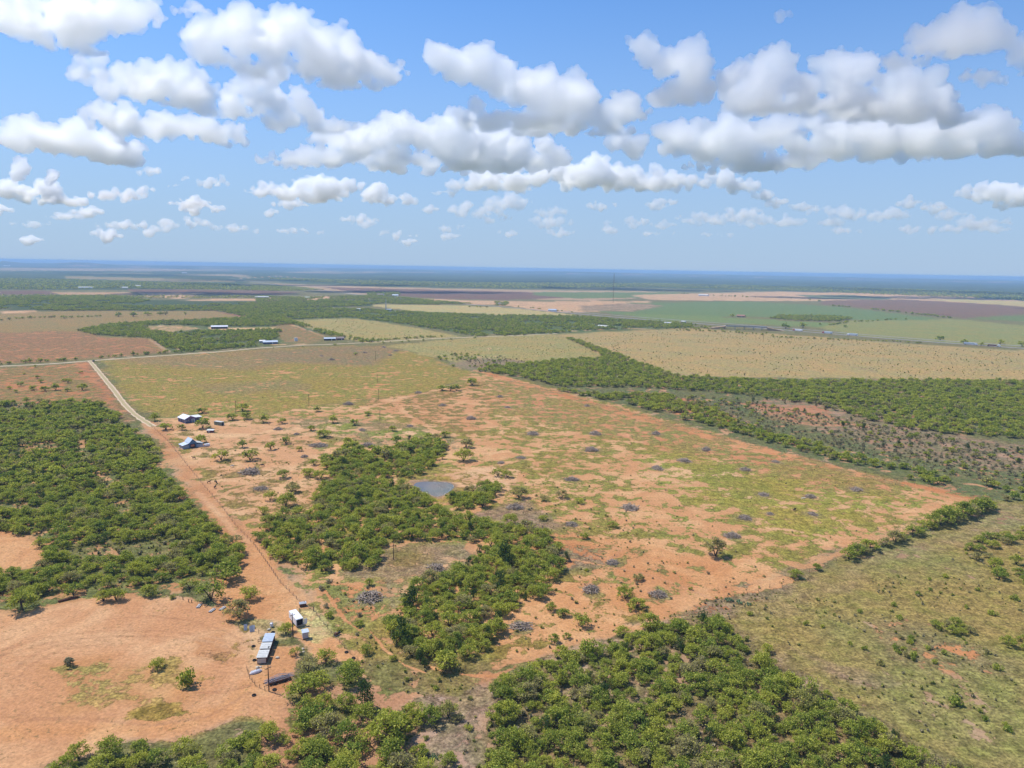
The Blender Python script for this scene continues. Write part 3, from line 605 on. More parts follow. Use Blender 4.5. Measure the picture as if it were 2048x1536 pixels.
fill([(590,1350),(690,1330),(760,1370),(700,1400),(600,1400)], 'mesq', 'yard', 7, 5.5, 8, .7, (), 0, 8)
fill([(950,742),(1000,732),(1120,722),(1215,716),(1125,674),(1165,684),(1240,712),(1350,752),(1430,758),(1560,764),(1800,762),(2170,765),(2170,905),(2048,880),(1900,868),(1780,855),(1640,812),(1480,790),(1330,778),(1240,775),(1130,775),(1040,756)], 'mesq', 'strip', 7.2, 5.5, 9, 1, (), .0, 9)
fill([(1100,780),(1200,790),(1330,790),(1420,815),(1480,850),(1600,885),(1720,915),(1850,945),(2170,1010),(2170,1030),(1990,998),(1880,975),(1700,930),(1560,892),(1400,848),(1250,808)], 'mesq', 'strip', 6.2, 4.5, 8.5, .95, (), .30, 10)
fill([(1250,785),(1480,800),(1700,840),(2170,920),(2170,1000),(1900,950),(1600,880),(1400,840)], 'shrub', 'scrub', 4.4, 1.2, 4.0, .9, (), .28, 11)
fill([(1450,800),(1650,800),(1850,860),(2170,925),(2170,960),(1900,930),(1620,865)], 'jun', 'scrub', 24, 2.6, 4.2, .55, (), 0, 12)
fill([(1250,785),(1480,800),(1700,840),(2170,920),(2170,1000),(1900,950),(1600,880),(1400,840)], 'mesq', 'strip', 11, 2.6, 6.0, .8, (), .42, 61)
# right-hand grass: thicket and single bushes
fill([(1920,1095),(1985,1070),(2170,1040),(2170,1190),(2010,1170),(1960,1130)], 'mesq', 'grass', 6.2, 4, 7, .85, (), .35, 13)
fill([(1850,1255),(1880,1238),(1955,1262),(1950,1275),(1880,1270)], 'mesq', 'grass', 4.2, 3.6, 5, 1, (), 0, 14)
fill([(2000,1285),(2060,1275),(2140,1300),(2140,1330),(2040,1310)], 'mesq', 'grass', 4.5, 4, 6, 1, (), 0, 15)
fill([(1785,1275),(1830,1270),(1840,1290),(1900,1300),(1920,1325),(1860,1335),(1790,1310)], 'shrub', 'grass', 3.6, 2.2, 3.6, .7, (), 0, 16)
add_px([(1787,1212,14),(1890,1155,15),(1720,1225,14),(1798,1238,18),(1613,1250,14),(1910,1410,30),(1835,1190,14),(1985,1230,20),(2030,1200,20),(1995,1340,20),(1645,1255,12),(1700,1290,12),(1970,1440,16),(2010,1450,14),(1960,1425,12),(1730,1300,14),(1860,1180,10),(1760,1330,18)], 'shrub', 'grass')
fill([(1500,1220),(2170,1060),(2170,1640),(2000,1640),(1700,1400)], 'tuft', 'grass', 2.8, .5, 1.8, .8, (), .53, 17)
# small shrubs dotted over the cleared pasture
fill([(960,930),(1100,930),(1330,1020),(1300,1080),(1420,1130),(1300,1250),(1050,1310),(980,1290),(1110,1160),(1120,1080),(1010,1010)], 'tuft', 'pasture', 4.6, .7, 1.8, .6, (), .42, 18)
fill([(330,850),(520,840),(700,860),(900,880),(950,920),(780,890),(640,910),(640,1000),(500,1050)], 'tuft', 'pasture', 6.5, .7, 1.7, .55, (), .42, 19)
fill([(950,760),(1250,850),(1600,920),(1900,990),(1700,1090),(1400,1200),(1200,950)], 'tuft', 'pasture', 7.5, .6, 1.3, .6, (), .42, 20)
fill([(1050,1090),(1300,1110),(1560,1160),(1400,1200),(1200,1200)], 'shrub', 'pasture', 11, 1.2, 2.4, .55, (), .45, 21)
fill([(1040,960),(1230,1010),(1230,1050),(1060,1040)], 'shrub', 'pasture', 9, 1.2, 2.6, .5, (), .4, 31)
fill([(650,1160),(800,1180),(860,1330),(960,1370),(950,1540),(850,1540),(740,1400)], 'tuft', 'gully', 3.6, .8, 2.0, .7, (), .40, 22)
fill([(1290,1240),(1420,1200),(1600,1150),(1640,1150),(1560,1195),(1440,1250),(1330,1260)], 'tuft', 'edge', 2.6, .7, 1.6, .8, (), .36, 23)
fill([(1150,672),(1390,660),(1560,672),(1860,694),(2170,712),(2170,762),(1700,758),(1350,748),(1220,712)], 'tuft', 'pasture', 9, 1.0, 3.0, .6, (), .40, 24)
fill([(800,690),(960,676),(1110,672),(1200,710),(1000,728),(950,734)], 'tuft', 'pasture', 9, 1., 2.2, .6, (), .42, 25)
fill([(200,735),(500,710),(740,700),(900,760),(700,795),(320,825)], 'tuft', 'pasture', 13, .8, 1.6, .5, (), .45, 26)
fill([(570,640),(690,636),(800,652),(920,673),(735,686),(645,664)], 'tuft', 'pasture', 11, 1.2, 2.8, .7, (), .38, 27)
row([(908,733),(960,735),(1000,722)], 'mesq', 'field', 9, 4, 7)
fill([(870,712),(960,708),(950,722),(880,722)], 'mesq', 'field', 9, 4, 7, .7)
fill([(910,715),(1020,712),(1060,728),(960,735)], 'shrub', 'field', 8, 2, 3.6, .7)
# far woods
fill([(155,662),(210,650),(340,642),(512,635),(560,633),(600,648),(560,651),(500,653),(415,653),(350,650),(285,651),(300,662),(340,666),(420,663),(512,661),(560,660),(562,672),(548,682),(515,682),(510,690),(440,699),(345,704),(330,695),(300,676),(200,672)], 'far', 'far', 7.2, 5.0, 9, .97, (), .34)
fill([(-60,600),(60,593),(230,591),(300,601),(262,609),(300,613),(512,606),(760,604),(745,612),(512,617),(430,622),(330,621),(80,622),(70,618),(-60,619)], 'far', 'far', 9, 5.5, 9.5, .97, (), .38)
fill([(440,623),(512,617),(600,616),(745,619),(860,627),(1000,631),(1160,633),(1250,641),(1385,648),(1385,655),(1200,659),(1110,667),(1040,671),(955,674),(880,660),(800,648),(700,635),(575,639),(630,656),(700,675),(765,684),(725,686),(640,667),(580,647),(525,640),(485,633)], 'far', 'far', 8.6, 5.5, 9.5, .97, (), .36)
fill([(512,593),(600,595),(760,591),(840,599),(945,608),(870,610),(750,608),(640,612),(512,613)], 'far', 'far', 10, 6, 10, .97, (), .38)
fill([(-60,556),(130,559),(300,564),(470,568),(520,577),(512,581),(250,577),(100,579),(-60,579)], 'veryfar', 'far', 24, 9, 17, .9)
fill([(500,570),(580,573),(650,580),(560,582),(512,581)], 'veryfar', 'far', 14, 7, 12, .9)
fill([(-60,589),(120,590),(300,591),(512,591),(512,597),(280,597),(-60,595)], 'veryfar', 'far', 16, 7, 11, .5)
fill([(540,559),(760,571),(1030,577),(1300,574),(1560,581),(2048,601),(2170,604),(2170,590),(1800,578),(1300,567),(900,565),(540,556)], 'veryfar', 'far', 34, 11, 20, .9)
row([(-60,731),(0,729),(60,725),(165,719)], 'far', 'roadside', 5, 4, 8, 2.5); row([(190,717),(248,712)], 'far', 'roadside', 8, 4, 7, 2); row([(265,711),(340,706),(440,699),(520,692)], 'far', 'roadside', 5, 4, 8, 2.5)
row([(530,697),(600,694),(720,689),(830,683),(960,677)], 'far', 'roadside', 15, 3, 6, 2, .7); row([(730,684),(830,677),(880,674)], 'far', 'roadside', 6, 5, 8, 2)
row([(-60,643),(5,641),(22,640)], 'far', 'hedge', 7, 5, 9, 2); row([(30,638),(110,635)], 'far', 'hedge', 6, 5, 9, 2); row([(155,635),(207,633)], 'far', 'hedge', 6, 5, 8, 2)
add_px([(128,637,12),(143,636,9),(237,633,15),(267,633,17),(296,631,15),(320,630,12),(331,630,12),(371,629,8)], 'far', 'hedge')
row([(1660,612),(1700,615)], 'far', 'croprow', 9, 8, 12, 3); row([(1742,619),(1765,621),(1800,625)], 'far', 'croprow', 10, 8, 13, 3); row([(1815,627),(1860,632),(1905,637)], 'far', 'croprow', 10, 8, 13, 3)
row([(1660,651),(1700,644),(1745,643)], 'far', 'croprow', 9, 6, 9, 3); row([(1752,642),(1768,641),(1790,640),(1820,640)], 'far', 'croprow', 18, 7, 10, 3)
fill([(1540,637),(1560,632),(1640,632),(1710,637),(1680,643),(1600,642)], 'far', 'croprow', 11, 7, 11, 1)
row([(1540,674),(1600,677),(1700,681),(1790,684),(1840,687)], 'far', 'roadside', 6, 4, 7, 2); row([(1350,661),(1450,664),(1540,671)], 'far', 'roadside', 7, 5, 8, 6)
fill([(1180,650),(1300,642),(1400,652),(1480,665),(1540,668),(1440,660),(1300,658)], 'far', 'roadside', 15, 5, 9, .7)
add_px([(1571,657,16),(1606,656,16),(1880,680,16),(1928,688,14),(1962,691,12),(2000,688,16),(2044,693,16),(1465,634,12),(1690,655,8),(1640,650,8)], 'far', 'roadside')
fill([(735,586),(800,586),(800,591),(735,591)], 'far', 'farm', 14, 9, 13, .8); fill([(990,605),(1016,605),(1016,612),(990,611)], 'far', 'farm', 12, 8, 12, .8); row([(930,614),(985,616)], 'far', 'farm', 12, 7, 10, 4, .8)
row([(1360,588),(1375,588)], 'far', 'farm', 14, 9, 14, 4); row([(1430,592),(1510,595)], 'far', 'farm', 14, 8, 13, 6); row([(1570,596),(1650,604)], 'far', 'croprow', 40, 8, 12, 4, .5)
row([(1030,613),(1140,625)], 'far', 'roadside', 22, 6, 9, 6, .6)
fill([(-60,805),(200,812),(255,860),(335,965),(482,1095),(485,1140),(240,1180),(-60,1212)], 'tuft', 'under', 3.4, 1.0, 3.0, .9, [[(-60,1060),(0,1062),(60,1080),(105,1120),(60,1142),(-60,1152)]], 0, 41)
fill([(985,1390),(1060,1330),(1290,1265),(1450,1250),(1640,1385),(1980,1600),(1980,1640),(930,1640)], 'tuft', 'under', 3.0, 1.0, 2.8, .9, (), 0, 42)
fill([(515,1055),(560,1028),(1020,1045),(1105,1085),(960,1085),(760,1095),(765,1140),(600,1140)], 'tuft', 'under', 4.5, 1.0, 2.6, .7, (), 0, 43)
PL = [p for p in PL if p[1] > 60]
rgj = np.random.default_rng(4); PL = [(p[0], p[1], p[2]*.62, 'jun', p[4]) if p[3] == 'mesq' and p[2] < 7.5 and p[4] in ('gully', 'pond', 'south', 'west') and rgj.random() < {'gully': .11, 'pond': .07, 'south': .025, 'west': .035}[p[4]] else p for p in PL]

# unit meshes
NEARV = [mesquite_np(s, n_, l_, True, 1., h_) for s, (n_, l_, h_) in enumerate([(1600, .050, .56), (1300, .056, .48), (1500, .052, .64), (950, .056, .52), (620, .060, .56), (1750, .048, .60), (1200, .054, .44), (1400, .052, .52)])]
MID = [two('mesquite', *mesquite_np(100+s, 420, .095), M['mesq']) for s in range(6)]
FAR = [two('mesquite', *mesquite_np(200+s, 95, .20), M['mesq']) for s in range(5)]
VFAR = [two('mesquite', *mesquite_np(300+s, 26, .36), M['mesq']) for s in range(4)]
JUN = [juniper_np(400+s, 1300, .06) for s in range(3)]
SHR = [shrub_np(500+s, 260, .12) for s in range(4)]
TUFT = [two('tuft', *shrub_np(600+s, 70, .24, .55), M['grey'] if s % 2 else M['shrubl']) for s in range(5)]
ME = {}
for i, (w, l) in enumerate(NEARV): ME['mw', i] = part('mesquite_trunk', w, M['bark']); ME['ml', i] = part('mesquite_crown', l, M['mesq'])
for i, (w, l) in enumerate(JUN): ME['jw', i] = part('juniper_trunk', w, M['bark']); ME['jl', i] = part('juniper_crown', l, M['dark'])
for i, (w, l) in enumerate(SHR):
    for mk in ('shrubl', 'grey', 'mesq'): ME['s', i, mk] = two('shrub', w, l, M[mk])
ZL = {  # zone: label of the look-alikes there, group
 'open': ('single mesquite tree on the bare red pasture between the barns and the pond', 'scattered mesquites on the cleared pasture'),
 'house': ('mesquite tree standing close round the white-roofed house and barn', 'mesquites round the homestead'),
 'field': ('mesquite standing alone or in a clump in the olive field', 'mesquites in the olive field'),
 'pond': ('rounded green mesquite in the grove round the stock pond', 'mesquites of the pond grove'),
 'lone': ('wide lone mesquite with open crown on bare orange soil', None),
 'edge': ('mesquite along the pasture edge next to the southern thicket and brush piles', 'mesquites on the southern pasture edge'),
 'gully': ('leafy mesquite in the gully thicket below the pond grove', 'mesquites of the gully thicket'),
 'yard': ('gnarled mesquite standing around the junk yard and trailer', 'mesquites round the junk yard'),
 'yardlone': ('small mesquite alone in the middle of the bare sandy yard', None),
 'west': ('mesquite of the big dense wood beside the red dirt track', 'mesquites of the western wood'),
 'northfield': ('small mesquite dotted over the reddish field beside the pale lane', 'mesquites in the lane field'),
 'corner': ('mesquite in the tree row at the pasture corner by the grassland', 'mesquites of the corner hedge'),
 'south': ('light green mesquite of the southern thicket below the pasture', 'mesquites of the southern thicket'),
 'southyard': ('mesquite in the belt along the near side of the sandy yard', 'mesquites below the sandy yard'),
 'strip': ('mesquite in the broad wood beyond the bulldozed red fence line', 'mesquites of the eastern wood'),
 'grass': ('bright green mesquite clump growing in the open grassland', 'mesquites in the grassland'),
}
def inview(p):
    q = g2p([(p[0], p[1])])[0]; return -20 < q[0] < 2068 and q[1] < 1575
def rank(p): return p[2]/math.hypot(p[0], p[1])
rgp = np.random.default_rng(21)
mes = sorted([p for p in PL if p[3] == 'mesq'], key=rank, reverse=True); near = [p for p in mes if inview(p)][:300]; ns_ = set(map(id, near)); rest = [p for p in mes if id(p) not in ns_]
LM = {'south': [((1330,1245),'where the pasture track ends'),((1300,1265),'below the two brush piles'),((1180,1312),'past the big brush pile'),((1040,1350),'on its corner by the gully path'),((990,1440),'beside the grey slope'),((990,1530),'at the foot of the grey slope'),((1450,1255),'on its corner by the prickly pears'),((1560,1345),'on its grassland edge'),((1700,1425),'on its edge by a brown strip'),((1850,1510),'at its far grassland tip'),((1250,1430),'round its sandy gap'),((1400,1420),'deep in its middle'),((1500,1500),'deep in its near half'),((1200,1520),'in its near half below the gap')],
 'gully': [((1110,1110),'at its top by a small brush pile'),((1000,1140),'round its dark junipers'),((820,1220),'beside its tall juniper'),((900,1330),'at its foot by the path'),((1010,1230),'next to the large brush pile'),((900,1200),'in its middle'),((960,1430),'on the grey slope'),((740,1300),'beside the winding path'),((730,1175),'by the pale brush pile')],
 'southyard': [((100,1530),'at its sandy end'),((280,1500),'with sand on both sides'),((420,1490),'before the yard tracks'),((560,1490),'below the curved fence'),((680,1430),'next to the dark juniper'),((800,1490),'beside the grey slope')],
 'west': [((46,1220),'on its yard edge by the log'),((230,1195),'on its yard edge in the middle'),((400,1165),'on its yard edge by the gate posts'),((60,1100),'round its bare clearing'),((460,1110),'at its tip by the red track'),((350,1080),'along the red track'),((200,1080),'in its dense middle')],
 'pond': [((830,1000),'on the bank below the water'),((700,960),'in its dense middle'),((960,990),'on the far bank'),((560,1070),'by the straight fence'),((740,1130),'beside the utility pole'),((1050,1080),'towards the cleared pasture'),((860,1060),'in its lower arm')],
 'yard': [((480,1230),'by the tin sheets'),((600,1270),'beside the trailer and booth'),((610,1390),'over the truss trailer'),((700,1367),'at the end of the straight fence'),((620,1442),'below the truss trailer'),((780,1485),'with twisted limbs by the grey slope'),((425,1200),'by the board stacks')],
 'grass': [((2000,1110),'on the upper slope'),((1613,1250),'near the prickly pears'),((1787,1212),'in its middle'),((1910,1410),'on its lower slope'),((1720,1300),'beside a bare brown strip'),((1830,1300),'round a red scar'),((1980,1220),'beyond the long clump'),((1900,1262),'in the long clump'),((2060,1300),'in the lower clump by a red scar')],
 'scrub': [((1560,820),'on the orange bare patch'),((1750,860),'in its grey middle'),((1950,910),'towards its far end'),((1400,820),'at its narrow end'),((1650,880),'along the red line'),((2000,960),'below its dark junipers')]}
for k_ in LM: LM[k_] = [(gp(*a), b) for a, b in LM[k_]]
def which(p, lb):
    """size and nearest landmark of a plant, so that its label tells it from its neighbours"""
    s = p[2]; w = ('small ' if s < 5 else 'middling ' if s < 6.2 else 'broad ' if s < 7.4 else 'very wide ') if p[3] == 'mesq' else ('small ' if s < 3.3 else 'middling ' if s < 4.2 else 'big ') if p[3] == 'jun' else ('tiny ' if s < 1.8 else 'small ' if s < 2.6 else 'big ')
    if p[4] in LM:
        q = min(LM[p[4]], key=lambda a: (a[0][0]-p[0])**2+(a[0][1]-p[1])**2); return ' '.join((w+lb.replace('small ', '').replace('light ', '')+', '+q[1]).split()[:16])
    return ' '.join((w+lb.replace('small ', '')).split()[:16])
ZS = {'south': 'green mesquite of the southern thicket', 'gully': 'leafy mesquite of the gully thicket', 'southyard': 'mesquite of the belt below the yard', 'west': 'mesquite of the dense western wood', 'pond': 'mesquite of the pond grove', 'yard': 'gnarled mesquite of the junk yard', 'grass': 'bright mesquite in the grassland'}
def place(root, p, sz):
    root.location = (p[0], p[1], 0); root.rotation_euler = (0, 0, rgp.uniform(0, 6.28)); root.scale = (p[2], p[2], p[2]*sz)
for p in near:
    t_ = bpy.data.objects.new('mesquite_tree', None); COL.objects.link(t_); i = int(rgp.integers(8))
    place(t_, p, rgp.uniform(.8, 1.2)); lb, gr = ZL[p[4]]; lb = which(p, ZS.get(p[4], lb)) if gr else lb; tag(t_, lb, 'tree', gr)
    link('trunk', ME['mw', i], t_); link('crown', ME['ml', i], t_)
JL = {(730, 1420): 'dark dense juniper casting a black shadow beside the junk yard'}
for p in [p for p in PL if p[3] == 'jun']:
    t_ = bpy.data.objects.new('juniper_tree', None); COL.objects.link(t_); i = int(rgp.integers(3)); place(t_, p, rgp.uniform(1.0, 1.3))
    lab = ('dark dense juniper among the lighter mesquites of the '+{'gully': 'gully thicket', 'pond': 'pond grove', 'south': 'southern thicket', 'west': 'western wood'}[p[4]], 'junipers among the mesquites') if p[4] != 'scrub' else ('small dark juniper in the grey scrub beyond the red fence line', 'junipers in the eastern scrub')
    if abs(p[0]-gp(730, 1420)[0])+abs(p[1]-gp(730, 1420)[1]) < 1: lab = ('dark dense juniper casting a black shadow beside the junk yard', None)
    if lab[1]: lab = (which(p, 'dark juniper of the '+{'gully': 'gully thicket', 'pond': 'pond grove', 'south': 'southern thicket', 'west': 'western wood', 'scrub': 'eastern scrub'}[p[4]]), lab[1])
    tag(t_, lab[0], 'tree', lab[1]); link('trunk', ME['jw', i], t_); link('crown', ME['jl', i], t_)
SLB = {'grass': ('green shrub of the dry grassland', 'shrubs in the grassland'), 'pasture': ('low shrub on the bare orange soil of the pasture', 'shrubs on the pasture'),
 'gully': ('small shrub beside the fence and the gully path', 'shrubs by the gully path'), 'scrub': ('grey-green shrub of the scrub slope beyond the red fence line', 'shrubs of the eastern scrub'),
 'yard': ('low shrub at the edge of the bare sandy yard', 'shrubs of the sandy yard'), 'yardbush': ('dense round bush alone in the bare sandy yard', None), 'field': ('dark shrub in the patch on the pale field', 'shrubs of the pale field')}
shr = sorted([p for p in PL if p[3] in ('shrub', 'bush')], key=rank, reverse=True); nsh = [p for p in shr if inview(p)][:300]; k_ = set(map(id, nsh)); srest = [p for p in shr if id(p) not in k_]
for p in nsh:
    mk = 'mesq' if p[4] in ('grass', 'yardbush') else ('grey' if p[4] == 'scrub' else ['shrubl', 'grey', 'mesq'][int(rgp.integers(3))])
    o = link('shrub', ME['s', int(rgp.integers(4)), mk]); place(o, p, rgp.uniform(.9, 1.3) if p[4] != 'yardbush' else 1.7); lb, gr = SLB[p[4]]; lb = which(p, 'grey-green shrub of the eastern scrub' if p[4] == 'scrub' else lb) if gr else lb; tag(o, lb, 'shrub', gr)

def stuff(name, pts, protos, sz=(.8, 1.2), label=None, cat=None):
    """the uncountable rest: one object that plants the unit meshes on its points"""
    P = np.array([(p[0], p[1], p[2]) for p in pts]); n = len(P); rg = np.random.default_rng(n)
    me = bpy.data.meshes.new(name); me.vertices.add(n); me.vertices.foreach_set('co', np.column_stack((P[:, :2], np.zeros(n))).astype(np.float32).ravel())
    z = P[:, 2]*rg.uniform(*sz, n); a = me.attributes.new('sc', 'FLOAT_VECTOR', 'POINT'); a.data.foreach_set('vector', np.column_stack((P[:, 2], P[:, 2], z)).astype(np.float32).ravel())
    a = me.attributes.new('rot', 'FLOAT_VECTOR', 'POINT'); a.data.foreach_set('vector', np.column_stack((np.zeros(n), np.zeros(n), rg.uniform(0, 6.28, n))).astype(np.float32).ravel())
    a = me.attributes.new('vi', 'INT', 'POINT'); a.data.foreach_set('value', rg.integers(0, len(protos), n).astype(np.int32))
    c = bpy.data.collections.new(name+'_kinds')
    for q in protos: c.objects.link(bpy.data.objects.new('plant', q))
    g = bpy.data.node_groups.new(name, 'GeometryNodeTree'); g.interface.new_socket('Geometry', in_out='INPUT', socket_type='NodeSocketGeometry'); g.interface.new_socket('Geometry', in_out='OUTPUT', socket_type='NodeSocketGeometry')
    gi = g.nodes.new('NodeGroupInput'); go = g.nodes.new('NodeGroupOutput'); ip = g.nodes.new('GeometryNodeInstanceOnPoints'); ci = g.nodes.new('GeometryNodeCollectionInfo')
    ci.inputs['Collection'].default_value = c; ci.inputs['Separate Children'].default_value = True; ci.inputs['Reset Children'].default_value = True; ip.inputs['Pick Instance'].default_value = True
    def na(nm, ty): x = g.nodes.new('GeometryNodeInputNamedAttribute'); x.data_type = ty; x.inputs['Name'].default_value = nm; return x.outputs['Attribute']
    g.links.new(gi.outputs[0], ip.inputs['Points']); g.links.new(ci.outputs[0], ip.inputs['Instance']); g.links.new(na('vi', 'INT'), ip.inputs['Instance Index'])
    er = g.nodes.new('FunctionNodeEulerToRotation'); g.links.new(na('rot', 'FLOAT_VECTOR'), er.inputs[0]); g.links.new(er.outputs[0], ip.inputs['Rotation']); g.links.new(na('sc', 'FLOAT_VECTOR'), ip.inputs['Scale']); g.links.new(ip.outputs[0], go.inputs[0])
    o = link(name, me); md = o.modifiers.new('plants', 'NODES'); md.node_group = g
    return tag(o, label, cat, None, 'stuff')
NB = [two('mesquite', *nv, M['mesq']) for nv in NEARV]
stuff('mesquite_woodland', [p for p in rest if math.hypot(p[0], p[1]) < 420], NB, label='mesquite trees of the woods in the middle distance', cat='trees')
stuff('distant_woodland', [p for p in rest if math.hypot(p[0], p[1]) >= 420], MID, label='mesquite woods beyond the homestead and the red fence line', cat='trees')
stuff('far_woodland', [p for p in PL if p[3] == 'far'], FAR, label='green woods, hedges and roadside trees beyond the county road', cat='trees')
stuff('horizon_woodland', [p for p in PL if p[3] == 'veryfar'], VFAR, (.5, .8), label='dark woods far off below the horizon', cat='trees')
stuff('scrub', srest, [ME['s', i, 'grey'] for i in range(4)], label='grey-green scrub beyond the red fence line', cat='scrub') if srest else None
stuff('ground_cover', [p for p in PL if p[3] == 'tuft'], TUFT, label='knee-high weeds and grass clumps dotted over pasture and grassland', cat='weeds')
# ------------------------------------------------------------------ clouds: heaps of billows in the air some 1.4 km up, filled with droplets
def cloud_mat(dens, g=.75):
    mt = bpy.data.materials.new('cloud_droplets'); mt.use_nodes = True
    n = mt.node_tree; n.nodes.clear()
    pv = n.nodes.new('ShaderNodeVolumePrincipled'); out = n.nodes.new('ShaderNodeOutputMaterial')
    pv.inputs['Color'].default_value = (1, 1, 1, 1); pv.inputs['Density'].default_value = dens
    pv.inputs['Anisotropy'].default_value = g
    n.links.new(pv.outputs[0], out.inputs['Volume'])
    return mt
CLOUD_Z = 870.0
CM = cloud_mat(.034, .84); CM_FAR = cloud_mat(.012, .3); CM_FAINT = cloud_mat(.0048, .2)  # far and faint: lower density stands in for haze paling distant clouds
def ico(sub):
    bm = bmesh.new(); bmesh.ops.create_icosphere(bm, subdivisions=sub, radius=1.0)
    V = np.array([v.co[:] for v in bm.verts]); F = np.array([[v.index for v in f.verts] for f in bm.faces]); bm.free()
    return V, F
ICO1, ICO2 = ico(1), ico(2)
def tex(size, depth=3, kind='CLOUDS'):
    t = bpy.data.textures.new('billow', kind); t.noise_scale = size
    if kind == 'CLOUDS': t.noise_depth = depth
    return t
def cloud(label, ells, seed, base=None, flat=1.0, thin=1.0, soft=1.0):
    """ells: (cx, cy, rx, ry) in photo pixels, the outline of the heap; its distance comes from the cloud base level"""
    rg = np.random.default_rng(seed)
    by = base if base else max(e[1]+e[3] for e in ells)
    bx = np.mean([e[0] for e in ells])
    d = pdir(bx, by); t = (CLOUD_Z-HCAM)/max(d[2], 0.012)
    D = t*math.hypot(d[0], d[1])                # ground distance
    px = D/FPX*1.0                              # metres for a photo pixel at that distance
    S = []                                      # x,y,z,r
    hd = np.array((d[0], d[1])); hd /= np.linalg.norm(hd)
    for cx, cy_, rx, ry in ells:
        rx *= 1.17; ry *= 1.17
        n = max(6, int(8.5*rx/ry))
        for k in range(n):
            u = rg.uniform(-1, 1); hh = math.sqrt(max(.06, 1-u*u))
            q = rg.uniform(-1, 1); q = q*hh
            r = ry*px*rg.uniform(.24, .54)*(1.15-.35*abs(u))
            dep = rg.uniform(-1, 1)*min(rx*px*0.5, 450)*hh
            vy = cy_+min(q*ry*.66, ry*.45)
            dd = pdir(cx+u*rx*.90, vy)
            tt = (D+dep)/math.hypot(dd[0], dd[1])
            S.append((dd[0]*tt, dd[1]*tt, HCAM+dd[2]*tt, r))
    S = np.array(S)
    zb = np.percentile(S[:, 2]-S[:, 3]*0.5, 12)           # condensation level: below it the heap is flat
    L = [S]; cur = S
    for lev, (nk, lo, hi) in enumerate(((10, .26, .52), (10, .26, .5))):
        N = len(cur)*nk
        if N > 14000: nk = max(2, 14000//len(cur)); N = len(cur)*nk
        P = np.repeat(cur, nk, 0)
        v = rg.normal(size=(N, 3)); v[:, 2] = np.abs(v[:, 2])*0.9+0.05-0.35*rg.random(N); v /= np.linalg.norm(v, axis=1)[:, None]
        r = P[:, 3]*rg.uniform(lo, hi, N)
        C = P[:, :3]+v*(P[:, 3]*np.where(rg.random(N) < .06*lev, rg.uniform(1.1, 1.45, N), rg.uniform(.8, 1.04, N)))[:, None]
        new = np.column_stack((C, r)); cur = new[new[:, 3] > 1.6*px]
        if len(cur) == 0: break
        L.append(cur)
    S = np.vstack(L)
    S = S[S[:, 2]+S[:, 3] > zb]
    V0, F0 = ICO1
    V = (V0[None]*S[:, 3][:, None, None]+S[:, None, :3]).reshape(-1, 3)
    V[:, 2] = np.where(V[:, 2] < zb, zb-(zb-V[:, 2])*0.12, V[:, 2])
    F = (F0[None]+(np.arange(len(S))*len(V0))[:, None, None]).reshape(-1, 3)
    org = np.array((np.mean(S[:, 0]), np.mean(S[:, 1]), zb))
    me = mesh_np('cloud_raw', V-org, F)
    o = link('cloud', me); o.location = org
    rm = o.modifiers.new('r', 'REMESH'); rm.mode = 'VOXEL'; rm.voxel_size = 2.6*px
    sm = o.modifiers.new('s', 'SMOOTH'); sm.iterations = 1; sm.factor = .5
    for size, st in ((34*px, 15*px*soft), (13*px, 14*px*soft), (6.5*px, 10*px)):
        dm = o.modifiers.new('d', 'DISPLACE'); dm.texture = tex(size, 2); dm.strength = st; dm.mid_level = .5; dm.texture_coords = 'LOCAL'
    rm = o.modifiers.new('r2', 'REMESH'); rm.mode = 'VOXEL'; rm.voxel_size = 2.8*px
    dg = bpy.context.evaluated_depsgraph_get()
    me2 = bpy.data.meshes.new_from_object(o.evaluated_get(dg)); me2.name = 'cloud'
    o.modifiers.clear(); o.data = me2; me2.materials.clear(); me2.materials.append(CM if by < 372 else CM_FAR if by < 432 else CM_FAINT)
    bpy.data.meshes.remove(me)
    tag(o, label, 'cloud', 'cumulus clouds in the sky')
    return o, len(me2.polygons)
